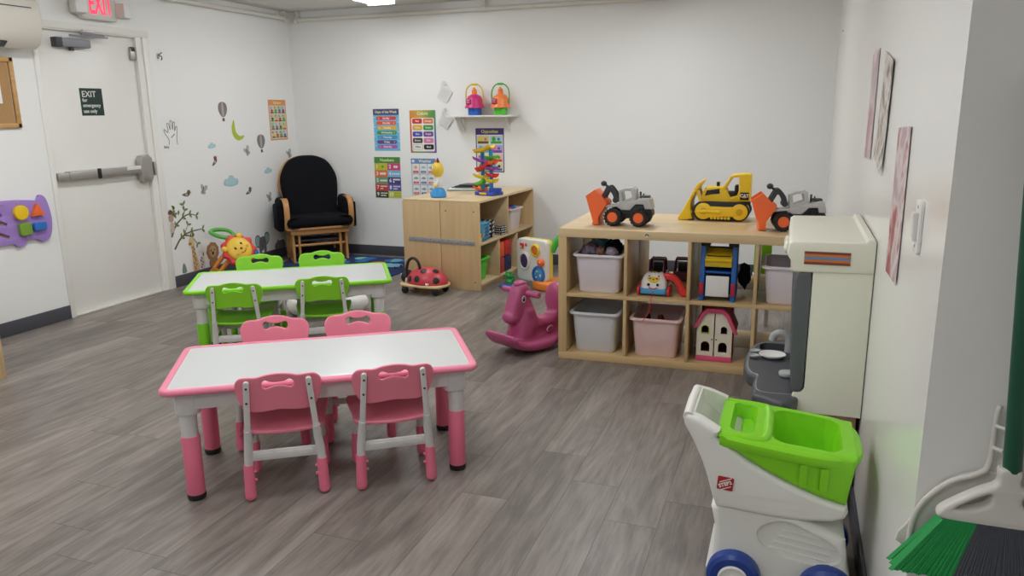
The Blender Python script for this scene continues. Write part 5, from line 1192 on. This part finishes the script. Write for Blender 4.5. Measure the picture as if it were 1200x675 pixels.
for s in (-1, 1):
    b = MB(); b.prism(smooth([(-.17, .055), (-.145, .1), (-.1, .112), (.1, .112), (.145, .1), (.17, .055), (.145, .012), (.1, .0), (-.1, .0), (-.145, .012)], 4), .055, M_black, .006, plane='xz', M=T(0, s * .075, 0)); tr = b.build('track', t)
    b = MB(); b.cyl((-.1, s * .045, .056), (-.1, s * .106, .056), .052, CY, bev=.008); b.cyl((.11, s * .045, .056), (.11, s * .106, .056), .05, CY, bev=.008); b.prism(smooth([(-.1, .02), (-.09, .08), (.02, .085), (.1, .08), (.11, .03), (.0, .025)], 3), .05, CY, .006, plane='xz', M=T(0, s * .083, 0))
    for x in (-.1, .11): b.cyl((x, s * .1, .056), (x, s * .112, .056), .02, mat('dozer_deep', '#d6a916', .4), bev=.003)
    for k in range(6): b.cyl((-.05 + k * .02, s * .098, .017), (-.05 + k * .02, s * .107, .017), .009, CY, seg=10)
    b.build('track_wheels', tr)
b = MB(); b.prism([(-.125, .09), (-.12, .15), (-.1, .195), (-.02, .2), (.0, .195), (.05, .12), (.165, .12), (.165, .1)], .13, CY, .008, plane='xz'); b.build('body', t)
b = MB()
for s in (-1, 1): b.prism([(-.1, .145), (-.09, .178), (-.015, .19), (-.012, .16), (-.06, .155)], .004, M_black, .001, plane='xz', M=T(0, s * .0655, 0)); b.prism([(.0, .1), (.0, .112), (.17, .118), (.17, .1)], .004, M_black, .001, plane='xz', M=T(0, s * .0665, 0))
b.build('grille', t)
b = MB(); b.prism([(.0, .19), (.045, .265), (.055, .273), (.15, .28), (.165, .27), (.165, .12), (.03, .12)], .125, CY, .006, [[(.02, .19), (.056, .255), (.095, .262), (.1, .19), (.088, .15), (.05, .14)]], 'xz'); b.build('cab', t)
b = MB(); b.box((.05, 0, .15), (.05, .08, .04), M_black, .01); b.box((.08, 0, .18), (.02, .07, .06), M_black, .008); b.build('seat', t)
b = MB(); b.box((.132, -.0645, .148), (.05, .004, .045), M_black, .002); b.text('CAT', .026, W_, T(.132, -.067, .15), bold=.0012); b.prism([(.12, .137), (.144, .137), (.132, .15)], .001, YEL, plane='xz', M=T(0, -.067, 0)); b.build('maker_label', t)
b = MB(); b.cyl((-.03, .0, .2), (-.03, 0, .225), .01, M_black, seg=12); b.build('exhaust', t)
b = MB(); b.prism(smooth([(-.255, .0), (-.225, .06), (-.185, .14), (-.145, .215), (-.115, .235), (-.12, .215), (-.15, .17), (-.18, .1), (-.17, .02), (-.17, .005)], 3), .19, CY, .006, plane='xz'); bl = b.build('blade', t)
for s in (-1, 1):
    b = MB(); b.tube(smooth([(-.15, s * .07, .19), (-.125, s * .07, .12), (-.11, s * .07, .1)], 4, False), .009, CY, 8); b.tube([(-.17, s * .085, .05), (-.1, s * .115, .056), (.0, s * .115, .056)], .01, CY, 8); b.build('push_arm', t)

# ================================================================ PLAY KITCHEN
KC = mat('kitchen_cream', '#e9e6d6', .38, var=.01); KG = mat('kitchen_grey', '#5d6064', .4); KDK = mat('counter_grey', '#4b4d51', .42, var=.06, scale=60)
y0, y1 = 2.81, 3.50
t = thing('play_kitchen', 'cream and grey toy play kitchen against the right wall', 'play kitchen', (0, 0, 0))
yc, yl = (y0 + y1) / 2, y1 - y0
b = MB()
side = [(.283, .377), (.283, .95), (.09, .95), (.09, .47), (.08, .455), (.055, .452), (.048, .43), (.052, .4), (.06, .377)]
for y in (y0 + .012, y1 - .012): b.prism(side, .024, KC, .004, plane='xz', M=T(0, y, 0))
b.bb(.255, .283, y0 + .02, y1 - .02, .377, .95, KC, .003); b.bb(.06, .283, y0 + .02, y1 - .02, .377, .40, KC, .003)
b.build('body', t)
b = MB(); top = smooth([(.283, .905), (.283, .975), (.276, 1.012), (.262, 1.02), (.24, 1.012), (.02, 1.005), (.005, .995), (.0, .96), (.004, .94), (.018, .925), (.03, .905)], 2)
b.prism([(.283, .9), (.283, 1.01), (.275, 1.02), (.258, 1.02), (.25, 1.008), (.018, 1.004), (.006, .995), (.002, .955), (.016, .935), (.016, .905), (.028, .895)], yl + .01, KC, .006, plane='xz', M=T(0, yc, 0)); b.build('hood', t)
b = MB()
for k, m in enumerate((mat('stripe_brown', '#7d4030', .5), mat('stripe_orange', '#c8743a', .5), mat('stripe_blue', '#5f86b5', .5), mat('stripe_orange', ''), mat('stripe_brown', ''))): b.bb(.058, .206, y0 - .0075, y0 - .004, .926 + k * .009, .926 + (k + 1) * .009, m)
b.build('striped_slot', t)
for y in (y0 + .1, y0 + .22):
    b = MB(); b.sph((.0, y, .965), (.012, .02, .024), KC, seg=16); b.build('hook', t)
b = MB(); gp = smooth([(.036, .885), (.06, .895), (.086, .892), (.0875, .7), (.086, .5), (.08, .462), (.06, .452), (.045, .47), (.034, .6), (.03, .75)], 4)
b.prism(gp, yl + .004, KG, .008, plane='xz', M=T(0, yc, 0)); b.build('front_panel', t)
# counter: plan outline bulging over the sink
out = smooth([(.07, y0 - .02), (.07, y1), (-.06, y1), (-.115, y1 - .08), (-.135, 3.28), (-.135, 3.12), (-.115, 3.03), (-.088, 3.0), (-.092, 2.93), (-.088, 2.82), (-.07, y0 - .02)], 5)
bm = b_prism(out, .055, .014, (), 'xy', 3); bm.transform(T(0, 0, .4075))
cut = b_prism(rrect(.12, .11, .025, 4, -.025, 3.41), .05, 0); cut.transform(T(0, 0, .43))
bm = boolean(bm, cut)
cut = b_prism(rrect(.15, .14, .02, 4, -.035, 3.265), .02, 0); cut.transform(T(0, 0, .44)); bm = boolean(bm, cut)
b = MB(); b.add(bm, KDK); b.build('counter', t, 30)
b = MB(); b.tube([(x, y, .4335) for x, y in smooth([(.06, y0 + .02), (-.06, y0 + .02), (-.078, 2.93), (-.075, 3.01), (-.1, 3.04), (-.12, 3.12), (-.12, 3.28), (-.1, y1 - .09), (-.05, y1 - .02), (.06, y1 - .02)], 4, False)], .0035, mat('edge_grey', '#85878b', .4), 8); b.build('counter_bead', t)
b = MB(); b.tube(smooth([(.035, 3.36, .43), (.035, 3.36, .47), (.025, 3.36, .5), (-.0, 3.36, .515), (-.025, 3.36, .505), (-.035, 3.36, .48)], 6, False), [.018] * 6 + [.016] * 25, mat('faucet_grey', '#a9aaa8', .4), 14); b.build('faucet', t)
tb = b
FG = mat('utensil_grey', '#b9bab8', .4)
b = MB(); b.add(b_lathe([(0, .002), (.05, .002), (.066, .012), (.066, .016), (.05, .008), (0, .007)], 30), W_, T(-.03, 3.27, .4325) @ SC(.82, .75, 1)); o = b.build('toy_plate', None); tag(o, 'white oval toy plate lying on the play kitchen counter', 'toy plate')
for y in (3.235, 3.305):
    b = MB(); b.add(b_lathe([(0, .002), (.02, .002), (.026, .008), (.026, .012), (.02, .006), (0, .005)], 20), FG, T(-.102, y, .4355) @ SC(.8, .75, 1)); b.tube([(-.084, y, .443), (-.074, y, .443)], .004, FG, 8); o = b.build('toy_spoon', None); tag(o, '%s grey toy spoon lying beside the oval plate on the counter' % ('nearer' if y < 3.27 else 'farther'), 'toy spoon', 'toy spoons on the counter')
b = MB(); b.cyl((.03, 3.03, .437), (.03, 3.03, .455), .03, FG, bev=.006); b.build('tap_knob', t)
# base the kitchen stands on
t = thing('wooden_box', 'brown wooden box under the play kitchen beside the right wall', 'box', (0, 0, 0))
BW = wood('box_brown', '#8f6f55', '#a58365', 'z', .6, .5)
b = MB(); b.bb(.0, .272, y0 + .02, y1 - .02, .012, .376, BW, .004); b.build('carcass', t)
for k in (0, 1):
    b = MB(); ya = y0 + .03 + k * yl * .48; b.bb(-.014, .002, ya, ya + yl * .455, .03, .365, BW, .004); dr = b.build('door', t)
    b = MB(); b.cyl((-.014, ya + (.28 if k == 0 else .03), .22), (-.03, ya + (.28 if k == 0 else .03), .22), .01, M_dgrey, bev=.002); b.build('knob', dr)

# ================================================================ SHOPPING CART
CW = mat('cart_white', '#e9e8e1', .38, var=.01)
t = thing('toy_shopping_cart', 'white toy shopping cart with lime green basket and blue wheels, nearest the right wall', 'toy cart', (0, 0, 0))
cy0, cy1 = 2.165, 2.495; cyc, cyw = (cy0 + cy1) / 2, cy1 - cy0
hull = [(-.158, .515), (-.12, .487), (-.066, .453), (.0, .42), (.059, .395), (.141, .366), (.207, .349), (.212, .33), (.205, .312), (.17, .298), (.088, .288), (0, .286), (-.153, .295), (-.168, .34), (-.18, .383), (-.2, .44), (-.228, .5), (-.256, .55), (-.26, .575), (-.245, .587), (-.205, .57), (-.165, .545), (-.15, .535)]
bm = b_prism(hull, cyw, .018, (), 'xz', 3); bm.transform(T(0, cyc, 0))
cut = b_prism([(-.236, .64), (-.1, .64), (-.1, .49), (-.165, .475), (-.222, .54)], cyw - .085, .004, (), 'xz'); cut.transform(T(0, cyc, 0))
bm = boolean(bm, cut)
for v in bm.verts:
    k = max(0, -.15 - v.co.x) / .11
    if v.co.z > .42: v.co.y = cyc - .012 * k + (v.co.y - cyc) * (1 - .2 * k); v.co.z -= .014 * k
    k = min(1, max(0, v.co.x - .12) / .105); v.co.y = cyc + (v.co.y - cyc) * (1 - .08 * k * k)
b = MB(); b.add(bm, CW); b.build('hull', t, 30)
b = MB(); b.add(b_tube([(-.245, cy0 + .024, .563), (-.247, cyc, .565), (-.245, cy1 - .062, .563)], .0155, 18), CW); b.build('handle', t)
# basket
ring = lambda z, x0, x1, ya, yb, r, sl=0: [(x, y, z + sl * (x - .03)) for x, y in [(p[0], p[1]) for p in rrect(x1 - x0, yb - ya, r, 6, (x0 + x1) / 2, (ya + yb) / 2)]]
bm = b_prism([(-.158, .517), (-.12, .489), (-.066, .455), (.0, .422), (.059, .397), (.141, .368), (.204, .351), (.222, .47), (.224, .495), (-.158, .528)], cyw - .004, .016, (), 'xz', 3)
bm.transform(T(0, cyc, 0))
def tubcut(x0, x1, ya, yb, z0, z1, tp=.9, r=.05):
    return b_loft([ring(z0, x0 + .02, x1 - .02, ya + .02, yb - .02, r * .7), ring(z1, x0, x1, ya, yb, r)])
cut = tubcut(-.012, .195, cy0 + .03, cy1 - .03, .40, .56); bm = boolean(bm, cut)
cut = tubcut(-.135, -.045, cy0 + .045, cy1 - .03, .475, .56, r=.03); bm = boolean(bm, cut)
for v in bm.verts:
    k = min(1, max(0, v.co.x - .12) / .105); v.co.y = cyc + (v.co.y - cyc) * (1 - .08 * k * k)
b = MB(); b.add(bm, LIME)
# rolled rim
rim = [(x, y, .514 - .085 * (x + .158)) for x, y in smooth([(-.15, cy0 + .004), (-.02, cy0 - .006), (.12, cy0 - .006), (.195, cy0 + .018), (.235, cy0 + .075), (.244, cyc), (.235, cy1 - .07), (.2, cy1 - .01), (.12, cy1 + .004), (-.02, cy1 + .004), (-.15, cy1)], 5, False)]
RB = []
for i, p in enumerate(rim):
    q0 = Vector(rim[max(0, i-1)]); q1 = Vector(rim[min(len(rim)-1, i+1)]); d_ = (q1 - q0).normalized(); n_ = Vector((d_.y, -d_.x, 0)).normalized()
    P = Vector(p); RB.append([tuple(P + n_ * a_ + Vector((0, 0, z_))) for a_, z_ in ((-.002, -.022), (.003, -.01), (.0, .004), (-.01, .011), (-.026, .01), (-.036, .0), (-.036, -.012), (-.02, -.024))])
b.add(b_loft(RB), LIME); b.build('basket', t, 40)
b = MB(); b.add(b_tube(smooth([(-.15, cy0 + .028, .515), (-.05, cy0 + .026, .512), (-.022, cy0 + .05, .511), (-.018, cyc, .511), (-.022, cy1 - .05, .511), (-.05, cy1 - .03, .513), (-.15, cy1 - .028, .517)], 5, False), .014, 12), LIME); b.build('seat_rim', t)
for x in (.085, .14):
    b = MB(); b.prism(rrect(.022, .07, .006, 3), .004, LIME, .0015, plane='xz', M=T(x, cy0 + .0015, .432 - .08 * (x - .09))); b.build('basket_rib', t)
# undercarriage
bm = b_prism(smooth([(-.15, .3), (-.153, .22), (-.156, .12), (-.165, .06), (.0, .05), (.222, .06), (.222, .15), (.213, .225), (.195, .25), (.1, .285), (.06, .3)], 3), cyw - .03, .022, (), 'xz', 3)
bm.transform(T(0, cyc, 0))
cut = b_prism(smooth([(-.03, .235), (.03, .275), (.1, .262), (.185, .22), (.2, .17), (.12, .15), (.0, .175)], 4), .03, .0, (), 'xz'); cut.transform(T(0, cy0 + .015, 0)); bm = boolean(bm, cut)
b = MB(); b.add(bm, CW); b.build('undercarriage', t, 30)
b = MB()
for k in range(5): b.box((.085 + .012 * k, cy0 + .029, .17 + .02 * k), (.16, .006, .006), CW, .002, RY(.12))
b.build('recess_ribs', t)
NB = mat('wheel_blue', '#1f3f8f', .35)
for x in (-.09, .17):
    for s, y in ((-1, cy0 + .0), (1, cy1 - .0)):
        b = MB(); b.add(b_lathe([(.04, -.024), (.066, -.026), (.078, -.018), (.08, 0), (.078, .018), (.066, .026), (.04, .024)], 36), NB, T(x, y, .08) @ RX(PI / 2)); w_ = b.build('wheel', t)
        b = MB(); b.add(b_lathe([(0, -.024), (.045, -.024), (.045, .024), (.04, .03), (.034, .026), (.015, .026), (.012, .034), (0, .034)], 30), W_, T(x, y, .08) @ RX(-PI / 2 * s)); b.add(b_cyl(.011, .011, .004, 14), M_black, T(x, y + s * .036, .08) @ RX(PI / 2)); b.build('hub', w_)
# red maker badge
b = MB(); b.prism(rrect(.046, .042, .004, 3), .002, mat('badge_red', '#b3242e', .4), .0005, plane='xz', M=T(0, 0, 0)); b.text('STEP2', .0155, W_, T(0, -.0014, -.002) @ RY(-.5), bold=.0006); b.box((.0, -.0012, .011), (.038, .001, .0025), W_, 0, RY(-.5)); b.box((.002, -.0012, -.0145), (.034, .001, .0025), W_, 0, RY(-.5))
o = b.build('badge', t, loc=(-.127, cy0 - .0012, .377), rot=(0, R(4), 0))

# ================================================================ BROOM WITH DUSTPAN (hanging on the end wall)
t = thing('broom', 'green handled angle broom hanging on the end wall at the right edge', 'broom', (.43, 1.60, .53))
GH = mat('handle_dark_green', '#17503a', .35); BRW = mat('broom_white', '#d6d2ca', .4)
b = MB(); b.cyl((.004, 0, .24), (-.03, .012, .95), .0165, GH, seg=20); b.sph((-.03, .012, .95), .0168, GH, seg=16); b.build('handle', t)
hd = smooth([(-.10, .125), (-.115, .14), (-.09, .165), (-.05, .195), (-.02, .215), (-.018, .245), (.018, .245), (.02, .215), (.05, .195), (.09, .165), (.115, .14), (.10, .125), (.0, .12)], 4)
h1 = smooth([(-.085, .15), (-.055, .175), (-.028, .19), (-.03, .17), (-.055, .155)], 4); h2 = [(-x, z) for x, z in h1]
b = MB(); b.prism(hd, .032, BRW, .008, [h1, h2], 'xz'); b.build('head', t)
def bristles(x0, x1, n, m, name):
    b = MB()
    for i in range(n):
        for j in range(3):
            u = (x0 + (x1 - x0) * (i + .5) / n); xb = u * 1.78 + random.uniform(-.0025, .0025)
            b.add(b_loft([[(u + .0048 * math.cos(a), -.012 + .012 * j + .0048 * math.sin(a), .128) for a in (0, 1.57, 3.14, 4.71)], [(xb + .0068 * math.cos(a), -.022 + .02 * j + .0068 * math.sin(a), .002 + random.uniform(0, .005)) for a in (0, 1.57, 3.14, 4.71)]]), m)
    o = b.build(name, t, 60); o['kind'] = 'stuff'; o['label'] = name.replace('_', ' '); return o
bristles(-.105, -.045, 24, mat('bristle_green', '#1f9a4c', .6, var=.12, scale=60), 'green_bristles')
bristles(-.045, .045, 32, mat('bristle_black', '#53565d', .6, var=.12, scale=60), 'black_bristles')
bristles(.045, .105, 24, mat('bristle_green', ''), 'green_bristles')
t = thing('dustpan', 'white dustpan clipped behind the broom head on the end wall', 'dustpan', (.43, 1.641, .53))
b = MB(); b.prism(smooth([(-.155, .02), (-.15, .09), (-.13, .14), (-.09, .185), (-.04, .21), (.04, .21), (.09, .185), (.13, .14), (.15, .09), (.155, .02)], 4), .008, BRW, .003, plane='xz', M=T(0, .008, 0)); b.build('pan', t)
b = MB(); b.tube(smooth([(-.152, -.004, .02), (-.149, -.006, .09), (-.13, -.008, .142), (-.09, -.01, .188), (-.045, -.012, .214), (-.028, -.012, .24), (-.026, -.012, .33), (-.022, -.012, .36)], 6, False), .0055, BRW, 10); b.tube(smooth([(.152, -.004, .02), (.149, -.006, .09), (.13, -.008, .142), (.09, -.01, .188), (.045, -.012, .214), (.028, -.012, .24), (.026, -.012, .33), (.022, -.012, .36)], 6, False), .0055, BRW, 10); b.build('rim', t)
for z in (.275, .32):
    for s in (-1, 1):
        b = MB(); b.cyl((s * .027, -.02, z), (s * .013, -.034, z), .004, BRW, seg=8); b.build('clip', t)

# ================================================================ WOODEN UNIT AT THE LEFT EDGE
t = thing('wooden_cabinet', 'tan wooden cabinet end at the bottom left edge of the picture', 'cabinet', (-4.166, 2.941, 0))
b = MB(); b.bb(-.75, 0, -.02, 0, 0, .58, MAP, .002); b.build('end_panel', t)
b = MB(); b.bb(-.02, 0, -.9, -.02, 0, .58, MAP, .002); b.build('back_panel', t)
b = MB(); b.bb(-.75, 0, -.9, 0, .58, .6, MAPX, .004); b.build('top', t)
b = MB(); b.bb(-.75, -.02, -.9, -.02, .25, .268, MAPI, .002); b.bb(-.75, -.02, -.9, -.02, .03, .048, MAPI, .002); b.bb(-.75, 0, -.9, -.88, 0, .58, MAP, .002); b.build('shelves', t)
